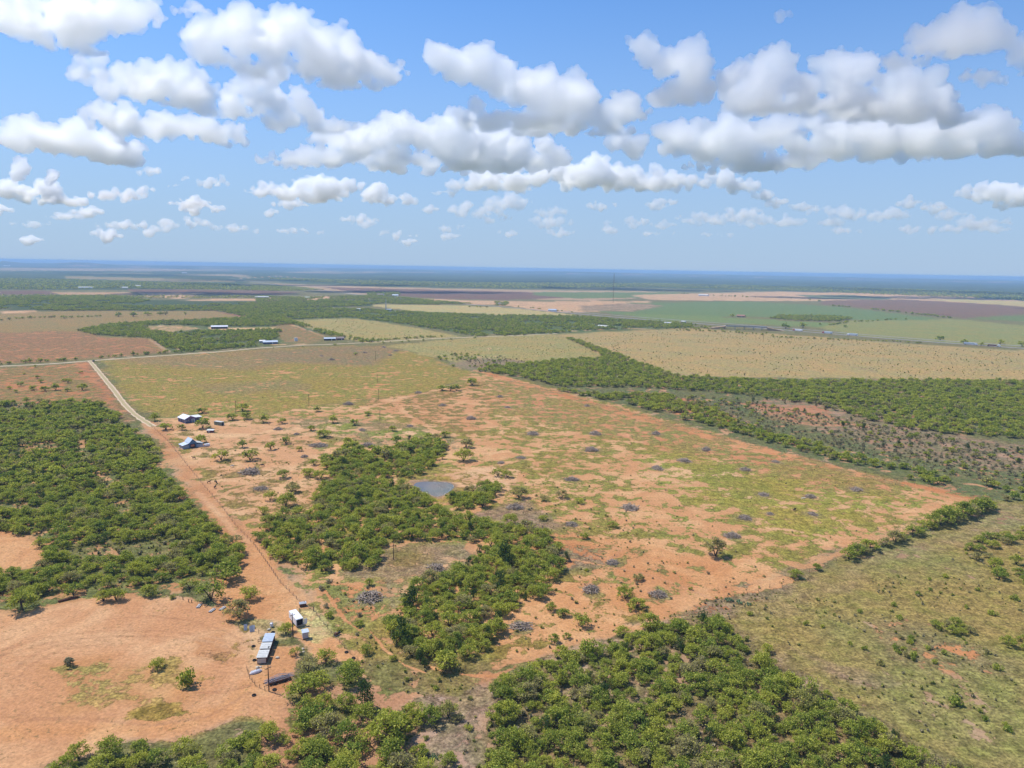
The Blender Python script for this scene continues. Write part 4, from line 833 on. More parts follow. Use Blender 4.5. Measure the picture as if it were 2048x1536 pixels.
CLOUDS = [
 ('grey-bellied cloud cut off by the sky corner above the wooded left side', [(90,25,120,45),(210,30,90,45),(120,75,70,25),(40,50,50,25),(180,105,35,18)], None),
 ('little round puff beside the grey-bellied corner cloud', [(321,42,14,11)], None),
 ('small ragged wisp above the big domed cloud', [(378,18,34,12),(410,26,20,8)], None),
 ('big domed cumulus with a flat lavender base over the farm lane', [(420,80,45,42),(490,75,70,50),(560,70,55,52),(630,95,75,48),(705,125,60,40),(770,142,50,26),(600,150,120,30),(700,175,60,22),(465,120,30,22)], None),
 ('long sloping cumulus below the domed one, tapering to a point', [(180,120,30,18),(175,150,32,20),(260,165,70,34),(335,180,80,44),(415,205,75,32),(480,232,40,12)], None),
 ('ragged low shelf of cloud under the tapering cumulus', [(230,235,60,26),(320,255,90,26),(420,262,60,24),(455,285,35,18)], None),
 ('broad heap of cloud over the ploughed fields at the wooded side', [(40,270,55,32),(120,285,75,36),(190,300,75,36),(240,325,45,20)], None),
 ('small puff trailing below the broad heap', [(40,340,22,16)], None),
 ('tiny puff below the broad heap, next to the small one', [(108,357,15,12)], None),
 ('pale slanting cloud bridging the domed cumulus and the long bank', [(510,175,40,26),(560,200,55,30),(600,225,45,26),(560,245,40,20),(650,250,45,22)], None),
 ('tall bubbling cumulus over the middle of the pasture', [(890,130,38,40),(950,135,60,40),(1010,160,55,32),(1090,185,90,45),(1180,215,80,40),(1250,225,50,24),(1060,235,140,42),(1200,265,70,24)], None),
 ('long bank of merging cloud above the cleared pasture', [(690,275,70,28),(770,265,50,34),(820,285,80,40),(900,265,60,34),(960,300,90,42),(1050,310,80,36),(700,315,110,24),(590,320,70,18),(860,335,110,24)], None),
 ('low lumpy cloud under the long bank', [(640,382,50,26),(700,385,60,28),(780,403,50,12),(530,380,45,13),(580,388,35,12)], None),
 ('wide flat cloud below the bubbling cumulus', [(1060,350,110,30),(1160,350,90,34),(1250,360,90,28),(1340,368,70,18),(1000,375,70,26)], None),
 ('soft grey cloud joining the bubbling cumulus to the towering one', [(1300,285,80,34),(1370,270,60,34),(1450,290,80,46),(1540,320,90,26),(1470,335,100,18)], None),
 ('towering cloud with a bent head like a thumb', [(1285,85,32,26),(1325,115,42,36),(1375,130,38,50),(1420,160,50,40),(1360,190,60,34)], None),
 ('towering cloud with twin turrets beside the bent one', [(1535,140,42,38),(1580,170,45,30),(1500,180,55,36),(1540,215,80,34)], None),
 ('towering cloud with the roundest white crown', [(1675,140,40,42),(1715,160,40,40),(1660,190,70,40),(1700,225,90,34)], None),
 ('towering cloud farthest along the big bank of turrets', [(1800,170,45,34),(1845,185,45,36),(1810,215,80,36),(1900,235,45,26)], None),
 ('long grey shelf that carries the towering turrets', [(1640,270,110,40),(1760,270,110,44),(1880,275,100,44),(1970,270,50,46),(2020,300,50,26),(1750,310,160,18)], None),
 ('smooth oval cloud alone in the deep blue', [(1860,80,45,24),(1920,75,70,46),(1980,85,40,28),(1870,100,60,16)], None),
 ('small flat cloud under the smooth oval one', [(1808,122,42,16)], None),
 ('thin slanting streak of cloud below the oval one', [(1955,152,38,14),(1990,165,28,10)], None),
 ('cloud cut by the sky edge beyond the oval one', [(2045,105,32,22),(2060,140,20,16)], None),
 ('slanting trail of small puffs below the soft grey cloud', [(1440,358,28,16),(1480,372,36,14),(1530,393,22,9),(1560,405,16,6)], None),
 ('low double-humped cloud near the mast', [(1490,430,38,16),(1560,445,48,12),(1400,437,46,9)], None),
 ('pale loose cloud bank far over the green fields', [(1660,420,40,10),(1730,432,50,13),(1800,430,26,10),(1660,448,24,9)], None),
 ('small cloud over the far highway', [(1870,415,30,9)], None),
 ('pale wide cloud at the edge beyond the far highway', [(1960,390,50,16),(2030,385,50,20),(2050,410,60,10)], None),
 ('tiny puff far above the crop fields', [(1326,408,26,10)], None),
 ('small lumpy cloud far behind the mast', [(1270,442,24,9),(1220,458,24,7)], None),
 ('small pointed cloud far above the green strip', [(1110,448,30,11),(1075,440,18,8)], None),
 ('double cloud low over the dark woods', [(950,420,48,16),(1020,405,46,16),(1000,437,30,8)], None),
 ('faint flat cloud low over the dark woods', [(908,456,30,7)], None),
 ('small oval cloud beside a crumb of cloud', [(425,366,34,14),(372,358,13,8)], None),
 ('small ragged cloud pair above the far houses', [(240,392,56,12),(285,378,26,9)], None),
 ('small tilted cloud just under the ragged pair', [(405,418,42,13),(352,406,20,6)], None),
 ('faint low cloud over the far mesas', [(60,385,60,20),(120,405,44,14),(10,375,30,16)], None),
 ('faint streak of cloud along the far horizon, westmost', [(130,432,40,9),(60,448,50,6),(240,450,50,8)], None),
 ('faint streak of cloud along the far horizon beyond the barn', [(370,446,46,9),(460,458,36,7),(720,440,34,9),(560,462,50,6)], None),
 ('faint streak of cloud along the far horizon beyond the crops', [(1430,470,40,5),(1320,468,36,6),(1690,462,30,6),(1860,458,60,7)], None),
 ('torn scrap of cloud between the broad heap and the low lumpy one', [(300,345,26,8),(345,372,14,6)], None),
 ('little scrap of cloud below the wide flat one', [(1210,412,34,8)], None),
 ('little scrap of cloud hanging over the pond side', [(860,420,22,7)], None),
 ('thin low cloud over the far purple field', [(800,470,40,6)], None),
 ('thin low cloud over the far highway trucks', [(1980,445,46,8)], None),
 ('crumb of cloud high in the clear blue', [(1568,32,18,9)], None),
 ('broken low cloud under the long bank, beyond the domed cumulus', [(930,370,34,12),(885,385,24,8)], None),
]
rgc = np.random.default_rng(9)
NOTE = ['over the far mesas', 'over the far woods', 'over the long barn', 'over the dark field', 'over the gold field', 'over the mast', 'over the crops', 'over the highway']
for k in range(34):
    x = k/34*2080-20+rgc.uniform(-25, 25); y = rgc.uniform(392, 492); w = rgc.uniform(14, 44)*(1-.35*(y-392)/100); h_ = w*rgc.uniform(.2, .34)
    CLOUDS.append(('scattered scrap of low cloud '+NOTE[min(7, max(0, int(x/256)))], [(x, y, w, h_), (x+w*rgc.uniform(.2, .7), y+h_*.3, w*.6, h_*.7)], None))
NT_C = 0
for i, (lab, el, b) in enumerate(CLOUDS):
    far = max(e[1]+e[3] for e in el) > 400
    o, k = cloud(lab, el, 40+i, b); NT_C += k
# ------------------------------------------------------------------ built things
M['white'] = plain('white_metal', (.72, .72, .74), .45, 0, .08, .6, .4); M['bluewall'] = plain('blue_grey_siding', (.10, .105, .19), .8, 0, .15, 1.); M['purple'] = plain('purple_trim', (.17, .09, .20), .8, 0, .1, 1.)
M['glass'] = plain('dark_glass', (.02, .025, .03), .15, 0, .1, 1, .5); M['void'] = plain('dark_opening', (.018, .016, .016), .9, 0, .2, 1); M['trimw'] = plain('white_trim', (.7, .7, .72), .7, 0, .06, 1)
M['tin'] = plain('weathered_tin', (.50, .56, .62), .5, .3, .18, .8, .4); M['tinp'] = plain('pale_tin', (.58, .57, .52), .55, .2, .2, .8, .4); M['barnblue'] = plain('blue_boards', (.10, .19, .30), .85, 0, .2, 1.2)
M['greysid'] = plain('grey_boards', (.42, .42, .43), .85, 0, .2, 1.2); M['olive'] = plain('olive_paint', (.20, .225, .17), .7, 0, .2, .8); M['maroon'] = plain('maroon_boards', (.17, .065, .06), .85, 0, .2, 1)
M['rust'] = plain('rusty_steel', (.13, .06, .035), .8, .2, .35, 2.5); M['steel'] = plain('grey_steel', (.42, .42, .43), .5, .5, .2, 2, .4); M['tyre'] = plain('rubber', (.025, .025, .026), .85, 0, .2, 4)
M['pole'] = plain('creosoted_wood', (.075, .05, .036), .9, 0, .25, 3); M['post'] = plain('old_post', (.14, .105, .08), .95, 0, .3, 3); M['wire'] = plain('wire', (.12, .09, .07), .7, .3, .1, 3)
M['redcab'] = plain('red_paint', (.36, .05, .035), .4, 0, .1, 1, .5); M['concrete'] = plain('concrete', (.42, .40, .37), .9, 0, .12, .2); M['rock'] = plain('pale_stone', (.50, .43, .33), .95, 0, .2, 1.5)
M['dirt'] = plain('heaped_earth', (.40, .27, .16), .95, 0, .2, .2); M['redroof'] = plain('red_roof', (.35, .17, .11), .8, 0, .15, 1); M['brownroof'] = plain('brown_shingle', (.27, .21, .19), .9, 0, .2, 1); M['hay'] = plain('orange_tarp', (.50, .19, .10), .8, 0, .3, 2)
M['coatbrown'] = plain('brown_coat', (.12, .062, .035), .8, 0, .15, 3); M['coatdark'] = plain('dark_coat', (.03, .024, .02), .8, 0, .15, 3); M['coatpale'] = plain('pale_coat', (.60, .52, .42), .8, 0, .1, 3); M['truss'] = plain('galvanised_truss', (.50, .50, .51), .5, .4, .15, 3, .4)
def face(P): return -math.atan2(P[0], P[1])
def thing(name, label, cat, px, rel=0., group=None, z=0.):
    P = gp(*px); o = bpy.data.objects.new(name, None); COL.objects.link(o); o.location = (P[0], P[1], z); o.rotation_euler = (0, 0, face(P)+R(rel)); o.empty_display_size = .5
    return tag(o, label, cat, group)
def boxes(bs):
    V, F = [], []
    for x0, x1, y0, y1, z0, z1 in bs:
        o = len(V); V += [(x0, y0, z0), (x1, y0, z0), (x1, y1, z0), (x0, y1, z0), (x0, y0, z1), (x1, y0, z1), (x1, y1, z1), (x0, y1, z1)]
        F += [[o+i for i in f] for f in ((3, 2, 1, 0), (4, 5, 6, 7), (0, 1, 5, 4), (1, 2, 6, 5), (2, 3, 7, 6), (3, 0, 4, 7))]
    return V, F
def pm(name, VF, mat, parent=None, bevel=0.):
    me = bpy.data.meshes.new(name); me.from_pydata([tuple(v) for v in VF[0]], [], [tuple(f) for f in VF[1]])
    if bevel:
        bm = bmesh.new(); bm.from_mesh(me); bmesh.ops.bevel(bm, geom=bm.edges[:], offset=bevel, segments=1, affect='EDGES'); bm.to_mesh(me); bm.free()
    me.update(); me.materials.append(M[mat] if isinstance(mat, str) else mat); return link(name, me, parent)
def bx(name, b, mat, parent=None, bevel=0.): return pm(name, boxes([b]), mat, parent, bevel)
def gable_body(w, l, e, r):            # walls with gable ends; ridge along y
    V = [(-w/2, 0, 0), (w/2, 0, 0), (w/2, 0, e), (0, 0, r), (-w/2, 0, e), (-w/2, l, 0), (w/2, l, 0), (w/2, l, e), (0, l, r), (-w/2, l, e)]
    return V, [(0, 1, 2, 3, 4), (9, 8, 7, 6, 5), (0, 4, 9, 5), (1, 6, 7, 2), (2, 7, 8, 3), (3, 8, 9, 4)]
def slab(a, b, c, d, th):              # roof sheet between four corners, counter-clockwise from above
    V = [np.array(p, float) for p in (a, b, c, d)]; V = [p-(0, 0, 0) for p in V]+[p+np.array((0, 0, th)) for p in V]
    return V, [(3, 2, 1, 0), (4, 5, 6, 7), (0, 1, 5, 4), (1, 2, 6, 5), (2, 3, 7, 6), (3, 0, 4, 7)]
def gable_roof(w, l, e, r, ov, th, mat, parent, x0=0., y0=0.):
    k = (r-e)/(w/2); xe = w/2+ov; ze = e-k*ov
    pm('roof', slab((x0-xe, y0-ov, ze+.04), (x0, y0-ov, r+.04), (x0, y0+l+ov, r+.04), (x0-xe, y0+l+ov, ze+.04), th), mat, parent)
    pm('roof', slab((x0, y0-ov, r+.041), (x0+xe, y0-ov, ze+.041), (x0+xe, y0+l+ov, ze+.041), (x0, y0+l+ov, r+.041), th), mat, parent)
def cyl(r, h, k=12, axis='z', c=(0, 0, 0)):
    V = []
    for z in (0, h):
        for i in range(k):
            a = i/k*6.2832; p = (r*math.cos(a), r*math.sin(a), z)
            p = p if axis == 'z' else ((z, p[0], p[1]) if axis == 'x' else (p[0], z, p[1])); V.append((p[0]+c[0], p[1]+c[1], p[2]+c[2]))
    return V, [tuple(range(k))[::-1], tuple(range(k, 2*k))]+[(i, (i+1) % k, k+(i+1) % k, k+i) for i in range(k)]

# the house with the white roof
t = thing('house', 'blue-grey house with a bright white metal roof beside the pale lane', 'house', (372.5, 846.5), 25)
hb = pm('wall', [[(v[0]+3.2, v[1], v[2]) for v in gable_body(8.2, 10.5, 3.1, 4.9)[0]], gable_body(8.2, 10.5, 3.1, 4.9)[1]], 'bluewall', t)
gable_roof(8.2, 10.5, 3.1, 4.9, .5, .12, 'white', t, 3.2)
pm('gable_board', [[(-.9, -.06, 3.1), (7.3, -.06, 3.1), (3.2, -.06, 4.85), (-.9, -.02, 3.1), (7.3, -.02, 3.1), (3.2, -.02, 4.85)], [(0, 1, 2), (5, 4, 3), (0, 3, 4, 1), (1, 4, 5, 2), (2, 5, 3, 0)]], 'purple', t)
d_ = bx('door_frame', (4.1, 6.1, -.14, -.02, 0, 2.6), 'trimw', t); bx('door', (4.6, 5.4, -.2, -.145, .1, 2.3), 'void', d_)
for x in (-.2, 1.6): f_ = bx('window', (x, x+1.0, -.1, -.02, 1.1, 2.2), 'trimw', t); bx('pane', (x+.12, x+.88, -.14, -.104, 1.22, 2.08), 'glass', f_)
for y in (2.5, 6.5): f_ = bx('window', (-1.0, -.91, y, y+1.0, 1.1, 2.2), 'trimw', t); bx('pane', (-1.05, -1.004, y+.12, y+.88, 1.22, 2.08), 'glass', f_)
bx('corner_board', (-.96, -.76, -.08, .14, 0, 3.05), 'trimw', t)
wg = bx('wing', (7.34, 12.4, 2.2, 7.5, 0, 2.7), 'bluewall', t); pm('wing_roof', slab((7.2, 1.7, 2.9), (12.9, 1.7, 2.72), (12.9, 8.0, 3.25), (7.2, 8.0, 3.5), .12), 'white', t); bx('window', (9, 10, 2.12, 2.19, 1, 2), 'glass', wg)
# the barn
t = thing('barn', 'small gabled barn with blue front, open door and two lean-tos beside the track', 'barn', (371, 898), 20)
def sh(vf, dx): return [[(v[0]+dx, v[1], v[2]) for v in vf[0]], vf[1]]
pm('wall', sh(gable_body(4.4, 7, 3.4, 5.6), 4.6), 'barnblue', t); gable_roof(4.4, 7, 3.4, 5.6, .25, .1, 'tin', t, 4.6)
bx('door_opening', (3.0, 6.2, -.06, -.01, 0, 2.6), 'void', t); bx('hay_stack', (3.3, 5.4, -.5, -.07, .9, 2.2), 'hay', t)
a_ = bx('lean_to', (-1.4, 2.38, .4, 6.4, 0, 2.1), 'greysid', t); pm('lean_to_roof', slab((-1.8, .1, 2.15), (2.36, .1, 3.0), (2.36, 6.7, 3.0), (-1.8, 6.7, 2.15), .09), 'tin', t)
bx('lean_to', (6.82, 11.0, .4, 6.4, 0, 1.9), 'greysid', t); pm('lean_to_roof', slab((6.84, .1, 3.0), (11.4, .1, 1.95), (11.4, 6.7, 1.95), (6.84, 6.7, 3.0), .09), 'tinp', t)
t = thing('board_fence', 'low grey board wall running from the barn to a white tank', 'fence', (396, 895), 12)
for k in range(8): bx('board', (k*.9+.02, k*.9+.88, 0, .06, .05, 1.1), 'greysid', t)
t = thing('water_tank', 'small white box tank at the end of the barn wall', 'tank', (414, 892.5), 12); bx('body', (-1.4, 1.6, -.8, .9, .3, 1.6), 'white', t, .08); [bx('leg', (x, x+.2, -.5, .6, 0, .29), 'post', t) for x in (-1.2, 1.2)]
# green shed
t = thing('shed', 'olive box shed with a dark open doorway near the white-roofed house', 'shed', (445, 851), 42)
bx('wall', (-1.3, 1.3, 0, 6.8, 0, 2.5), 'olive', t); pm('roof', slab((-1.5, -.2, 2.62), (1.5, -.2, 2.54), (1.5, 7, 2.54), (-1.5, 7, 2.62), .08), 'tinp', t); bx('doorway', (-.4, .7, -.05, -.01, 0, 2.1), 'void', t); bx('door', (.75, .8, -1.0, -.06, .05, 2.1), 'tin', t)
t = thing('shed', 'little maroon hut with a pale tin roof under a mesquite', 'shed', (420, 865.5), -20)
bx('wall', (-2.2, 2.2, 0, 2.2, 0, 1.5), 'maroon', t); pm('roof', slab((-2.4, -.2, 1.55), (2.4, -.2, 1.55), (2.4, 2.5, 2.0), (-2.4, 2.5, 2.0), .08), 'tinp', t); bx('hatch', (-1.4, -.2, -.05, -.01, .2, 1.2), 'greysid', t)
# white cargo trailer
t = thing('cargo_trailer', 'white enclosed cargo trailer with dark rear door parked on pale grit', 'trailer', (600, 1254), 18)
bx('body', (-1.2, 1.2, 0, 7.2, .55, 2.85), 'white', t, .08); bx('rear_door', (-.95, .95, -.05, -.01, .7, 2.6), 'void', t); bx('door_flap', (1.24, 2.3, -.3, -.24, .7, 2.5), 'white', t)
for s in (-1, 1):
    for y in (2.4, 3.4): w_ = pm('wheel', cyl(.36, .22, 14, 'x', (1.21 if s > 0 else -1.43, y, .36)), 'tyre', t); pm('rim', cyl(.18, .04, 10, 'x', (1.435 if s > 0 else -1.475, y, .36)), 'steel', w_)
bx('tongue', (-.08, .08, 7.21, 8.6, .5, .62), 'steel', t); bx('bumper', (-1.25, 1.25, -.14, -.06, .42, .58), 'steel', t)
# three-part livestock shed
t = thing('livestock_shed', 'long low shed of three joined tin roofs at the edge of the sandy yard', 'shed', (523.5, 1328.5), -12)
for y0, y1, mt_, h in ((.0, 4.3, 'tinp', 2.0), (4.75, 8.3, 'tinp', 2.1), (8.55, 13.6, 'tin', 2.25)):
    bx('wall', (-1.3, 1.3, y0+.1, y1-.1, 0, h), 'rust', t); pm('roof', slab((-1.5, y0, h+.1), (1.55, y0, h+.02), (1.55, y1, h+.02), (-1.5, y1, h+.1), .07), mt_, t)
    for k in range(int((y1-y0)/.9)): bx('roof_rib', (-1.5, 1.55, y0+.35+k*.9, y0+.42+k*.9, h+.172, h+.2), mt_, t)
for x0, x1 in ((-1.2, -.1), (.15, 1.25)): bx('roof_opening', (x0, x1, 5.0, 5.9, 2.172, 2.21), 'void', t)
bx('rear_panel', (-1.2, 1.2, .02, .09, .3, 1.8), 'steel', t)
for y in (1.2, 3.2, 5.4, 7.4, 9.6, 12.4): bx('post', (1.45, 1.57, y, y+.12, 0, 2.0), 'post', t)
t = thing('loading_gate', 'small square brown gate frame beside the long tin shed', 'gate', (522, 1286), -5)
for b in ((-.9, -.8, 0, .1, 0, 1.3), (.8, .9, 0, .1, 0, 1.3), (-.79, .79, 0, .1, 1.2, 1.3), (-.79, .79, 0, .1, .5, .6)): bx('rail', b, 'rust', t)
# booth
t = thing('booth', 'narrow grey booth with a pale blue roof by the cargo trailer', 'shed', (611.5, 1279), 8)
bx('wall', (-.85, .85, 0, 1.5, .35, 2.3), 'greysid', t); pm('roof', slab((-1.05, -.2, 2.36), (1.05, -.2, 2.36), (1.05, 1.8, 2.6), (-1.05, 1.8, 2.6), .07), 'tin', t)
for x in (-.85, .75): bx('leg', (x, x+.1, 0, .1, 0, .34), 'post', t)
bx('side_pole', (1.0, 1.12, .2, .32, 0, 2.3), 'post', t)
# trailer with trusses
t = thing('flatbed_trailer', 'flatbed trailer loaded with steel trusses near the shade trees', 'trailer', (562, 1366), 14)
bx('deck', (-3.2, 2.8, 0, 2.0, .65, .8), 'rust', t)
for x in (-1.6, 1.0):
    for y in (-.22, 2.22): pm('wheel', cyl(.38, .2, 12, 'y', (x, y-.0, .38)), 'tyre', t)
bx('tongue', (-4.6, -3.21, 1.0, 1.2, .62, .76), 'rust', t)
t = thing('truss_stack', 'stack of galvanised steel roof trusses lying on the flatbed trailer', 'trusses', (562, 1366), 14)
rgt = np.random.default_rng(3)
for k in range(3):
    y = .3+k*.75; z = .84; tr_ = []
    tr_.append(tube([(-4.3, y, z+.1), (3.9, y, z+.1)], [.07, .07], 4)); tr_.append(tube([(-4.3, y, z+.1), (-.2, y+.1, z+.85+.1*rgt.random()), (3.9, y, z+.1)], [.07, .07, .07], 4))
    for q in range(7): x = -3.2+q*.95; zz = z+.1+.75*(1-abs(x+.2)/4.1); tr_.append(tube([(x, y, z+.1), (x+.45, y+.05, zz)], [.035, .035], 4))
    pm('truss', join(tr_), 'truss', t)
# utility poles
def hpx(P, ytop):
    lo, hi = 0., 140.
    for _ in range(40):
        z = (lo+hi)/2; d = np.array((P[0], P[1], z-HCAM)); y = 768-(d@UP)/(d@FW)*FPX
        if y > ytop: lo = z
        else: hi = z
    return (lo+hi)/2
POLES = [(586,1274,1226,'utility pole beside the white cargo trailer'),(538,1383,1331,'utility pole standing in the wire fence by the truss trailer'),(787,1119,1088,'utility pole on the brown flat below the pond grove'),(472,828,801,'utility pole behind the mesquites near the white-roofed house'),
 (618,812,788,'utility pole on the edge between olive field and bare soil'),(757,800,777,'utility pole by the sandy curve of the field track'),(754.5,765,748,'utility pole in the middle of the olive field'),(751,721,702,'utility pole on the brown rise near the county road'),(769.5,932,903,'utility pole rising out of the pond grove'),(760,842,820,'utility pole among scattered mesquites past the field track'),(1526,684,667,'utility pole beside the overpass')]
for x, y, yt, lab in POLES:
    P = gp(x, y); h = hpx(P, yt); t = thing('utility_pole', lab, 'pole', (x, y), 25, 'utility poles')
    pm('shaft', tube([(0, 0, -.1), (0, 0, h*.5), (0, 0, h)], [.17, .15, .11], 8), 'pole', t); bx('cross_arm', (-.8, .8, -.2, -.115, h-.75, h-.6), 'pole', t); pm('insulator', cyl(.05, .18, 6, 'z', (-.7, -.16, h-.59)), 'white', t); pm('insulator', cyl(.05, .18, 6, 'z', (.7, -.16, h-.59)), 'white', t)
# wire fences
POSTME = mesh_np('post', *tube([(0, 0, -.1), (0, 0, 1.35)], [.075, .065], 5)); POSTME.materials.append(M['post'])
def fence(label, pl, spacing=4., wires=3, hgt=1.35, group='wire fences'):
    G = [gp(*p) for p in pl]; o = bpy.data.objects.new('wire_fence', None); COL.objects.link(o); o.location = (*G[0], 0); tag(o, label, 'fence', None); pts = []
    rg = np.random.default_rng(len(pl)+int(abs(G[0][0])))
    for a, b in zip(G[:-1], G[1:]):
        n = max(1, int(round(np.linalg.norm(b-a)/spacing))); pts += [a+(b-a)*i/n for i in range(n)]
    pts.append(G[-1]); pts = np.array(pts)-G[0]
    for p in pts: q = link('post', POSTME, o); q.location = (p[0], p[1], 0); q.rotation_euler = (rg.normal(0, .04), rg.normal(0, .04), rg.uniform(0, 3)); q.scale = (1, 1, hgt/1.35*rg.uniform(.9, 1.1))
    for k in range(wires): pm('wire', tube([(p[0], p[1], .35+k*(hgt-.45)/max(1, wires-1)) for p in pts], [.012]*len(pts), 3), 'wire', o)
fence('wire fence curving round the near corner of the junk yard', [(494,1340),(499,1357),(510,1371),(530,1382),(550,1388),(575,1384)], 2.6)
fence('wire fence along the far side of the junk yard below the mesquites', [(458,1243),(478,1255),(500,1263),(535,1271)], 3)
fence('overgrown wire fence running straight past the trailer and the gate', [(508,1090),(535,1128),(560,1165),(600,1205),(627,1222),(640,1240),(670,1275),(700,1308),(716,1322)], 3.4, 4)
fence('wire fence between the red dirt track and the homestead pasture', [(300,850),(338,885),(372,928),(410,975),(440,1010),(470,1050),(508,1090)], 5)
fence('wire fence along the corner hedge and the grassland', [(1400,1222),(1560,1168),(1690,1118),(1850,1062),(1985,1003)], 6)
fence('wire fence along the bulldozed red line at the eastern wood', [(985,752),(1150,797),(1350,850),(1500,888),(1700,940),(1900,985),(1985,1003)], 9, 3)
t = thing('farm_gate', 'thin pipe gate between two dark braced posts above the trailer', 'gate', (613.5, 1224), 0)
for x in (-2.3, 2.1): bx('brace_post', (x, x+.25, -.1, .15, 0, 1.7), 'post', t)
for z in (.4, .8, 1.2): bx('rail', (-2.04, 2.09, 0, .06, z, z+.07), 'rust', t)
for i, (x, y) in enumerate([(366,1199.5),(377.5,1204.5),(383.5,1205.5)]):
    o = pm('gate_post', tube([(0, 0, -.1), (0, 0, 1.1)], [.14, .13], 7), 'post'); P = gp(x, y); o.location = (P[0], P[1], 0); tag(o, 'short thick post at the top edge of the sandy yard', 'post', 'posts of the yard gate')
# yard clutter
t = thing('dumpster', 'rusty brown scrap bin full of sticks beside the fence line', 'bin', (606, 1214), 4); bx('body', (-1.1, 1.1, 0, 1.6, .05, 1.1), 'rust', t, .05); bx('rim', (-1.2, 1.2, -.1, 1.7, 1.101, 1.2), 'steel', t)
t = thing('propane_tank', 'white propane tank standing on end under a mesquite', 'tank', (543.5, 1254), 0); pm('body', [[(x, y, z) for x, y, z in tube([(0, 0, .05), (0, 0, .3), (0, 0, 1.3), (.2, 0, 1.6)], [.3, .5, .5, .25], 12)[0]], tube([(0, 0, .05), (0, 0, .3), (0, 0, 1.3), (.2, 0, 1.6)], [.3, .5, .5, .25], 12)[1]], 'white', t); pm('valve', cyl(.08, .15, 8, 'z', (.2, 0, 1.62)), 'steel', t)
def rock_me(seed):
    V, F = ICO2; rg = np.random.default_rng(seed); k = rg.normal(size=(4, 3)); W = V*(1+.16*np.sin(V@k.T*2.1).sum(1, keepdims=True)); W = W*np.array((1, .8, .55)); return mesh_np('boulder', W, F)
RK = [rock_me(i) for i in range(3)]; [r_.materials.append(M['rock']) for r_ in RK]
for i, (x, y, s, lab) in enumerate([(555,1316,.6,'pale boulder lying between the tin shed and the trees'),(516,1336,.6,'pale boulder at the near end of the tin shed'),(521,1334,.5,'pale boulder at the near end of the tin shed'),(538,1260,.6,'tan boulder beside the white propane tank'),(605,1299,.5,'pale stone beside the path below the booth'),(607,1304,.4,'pale stone beside the path below the booth')]):
    o = link('boulder', RK[i % 3]); P = gp(x, y); o.location = (P[0], P[1], .5*s*.4); o.scale = (s, s, s); o.rotation_euler = (0, 0, i*1.3); tag(o, lab, 'rock', 'boulders of the junk yard')
TY = bpy.data.meshes.new('tyre'); bm = bmesh.new(); NA, NB_ = 18, 8; vs = [[bm.verts.new(((.36+.13*math.cos(b*6.2832/NB_))*math.cos(a*6.2832/NA), (.36+.13*math.cos(b*6.2832/NB_))*math.sin(a*6.2832/NA), .13+.13*math.sin(b*6.2832/NB_))) for b in range(NB_)] for a in range(NA)]
[bm.faces.new((vs[a][b], vs[(a+1) % NA][b], vs[(a+1) % NA][(b+1) % NB_], vs[a][(b+1) % NB_])) for a in range(NA) for b in range(NB_)]; bm.to_mesh(TY); bm.free(); TY.materials.append(M['tyre'])
for x, y, lab in [(508,1391,'old tyre lying alone outside the curved wire fence'),(507,1293,'old tyre on the sand beside the long tin shed'),(509,1321,'old tyre on the sand beside the long tin shed'),(546,1265,'old tyre beside the tan boulder'),(707,1317,'old tyre at the end of the straight fence'),(693,1305,'old tyre leaning on the straight fence'),(549,1380,'old tyre inside the curved wire fence')]:
    o = link('tyre', TY); P = gp(x, y); o.location = (P[0], P[1], 0); o.scale = (1.25,)*3; tag(o, lab, 'tyre', 'old tyres of the junk yard')
t = thing('old_boat', 'upturned white boat hull lying by the fence near the tin shed', 'boat', (511, 1346), 15)
hv, hf = tube([(-1.6, 0, .22), (-1.1, 0, .3), (0, 0, .36), (1.1, 0, .34), (1.9, 0, .25)], [.15, .5, .62, .5, .06], 12); hv[:, 2] = np.maximum(hv[:, 2], .02); pm('hull', (hv, hf), 'white', t); bx('keel', (-1.4, 1.4, -.04, .04, .97, 1.02), 'greysid', t)
for i, (x, y, r_, lab) in enumerate([(491,1261,-10,'leaning sheet of corrugated tin at the yard fence'),(503,1264,15,'leaning sheet of corrugated tin behind a grey bush'),(506,1263,-25,'leaning sheet of corrugated tin behind a grey bush')]):
    o = thing('tin_sheet', lab, 'sheet', (x, y), r_, 'tin sheets')
    for k in range(5): pm('panel_rib', slab((-.5+k*.2, 0, .02), (-.3+k*.2, .03 if k % 2 else 0, .02), (-.3+k*.2, .5, 1.9), (-.5+k*.2, .5, 1.9), .03), 'tin', o)
t = thing('pump_engine', 'small dark engine on skids beside the straight fence', 'engine', (673, 1271), 30); bx('block', (-.7, .5, -.4, .4, .25, .95), 'rust', t, .06); bx('skid', (-.9, .9, -.45, -.35, 0, .24), 'steel', t); bx('skid', (-.9, .9, .35, .45, 0, .24), 'steel', t); pm('drum', cyl(.35, .8, 12, 'x', (.5, 0, .65)), 'tyre', t); pm('exhaust', cyl(.06, .5, 8, 'z', (-.3, 0, .951)), 'steel', t)
t = thing('log', 'rust-brown tree log lying under the edge of the western wood', 'log', (137, 1200), 8); pm('trunk', tube([(-3, 0, .4), (-1, .1, .42), (1.2, 0, .4), (3, -.15, .36)], [.42, .45, .4, .33], 9), 'rust', t); pm('branch_stub', tube([(.8, 0, .7), (1.1, -.2, 1.2)], [.12, .08], 6), 'rust', t)
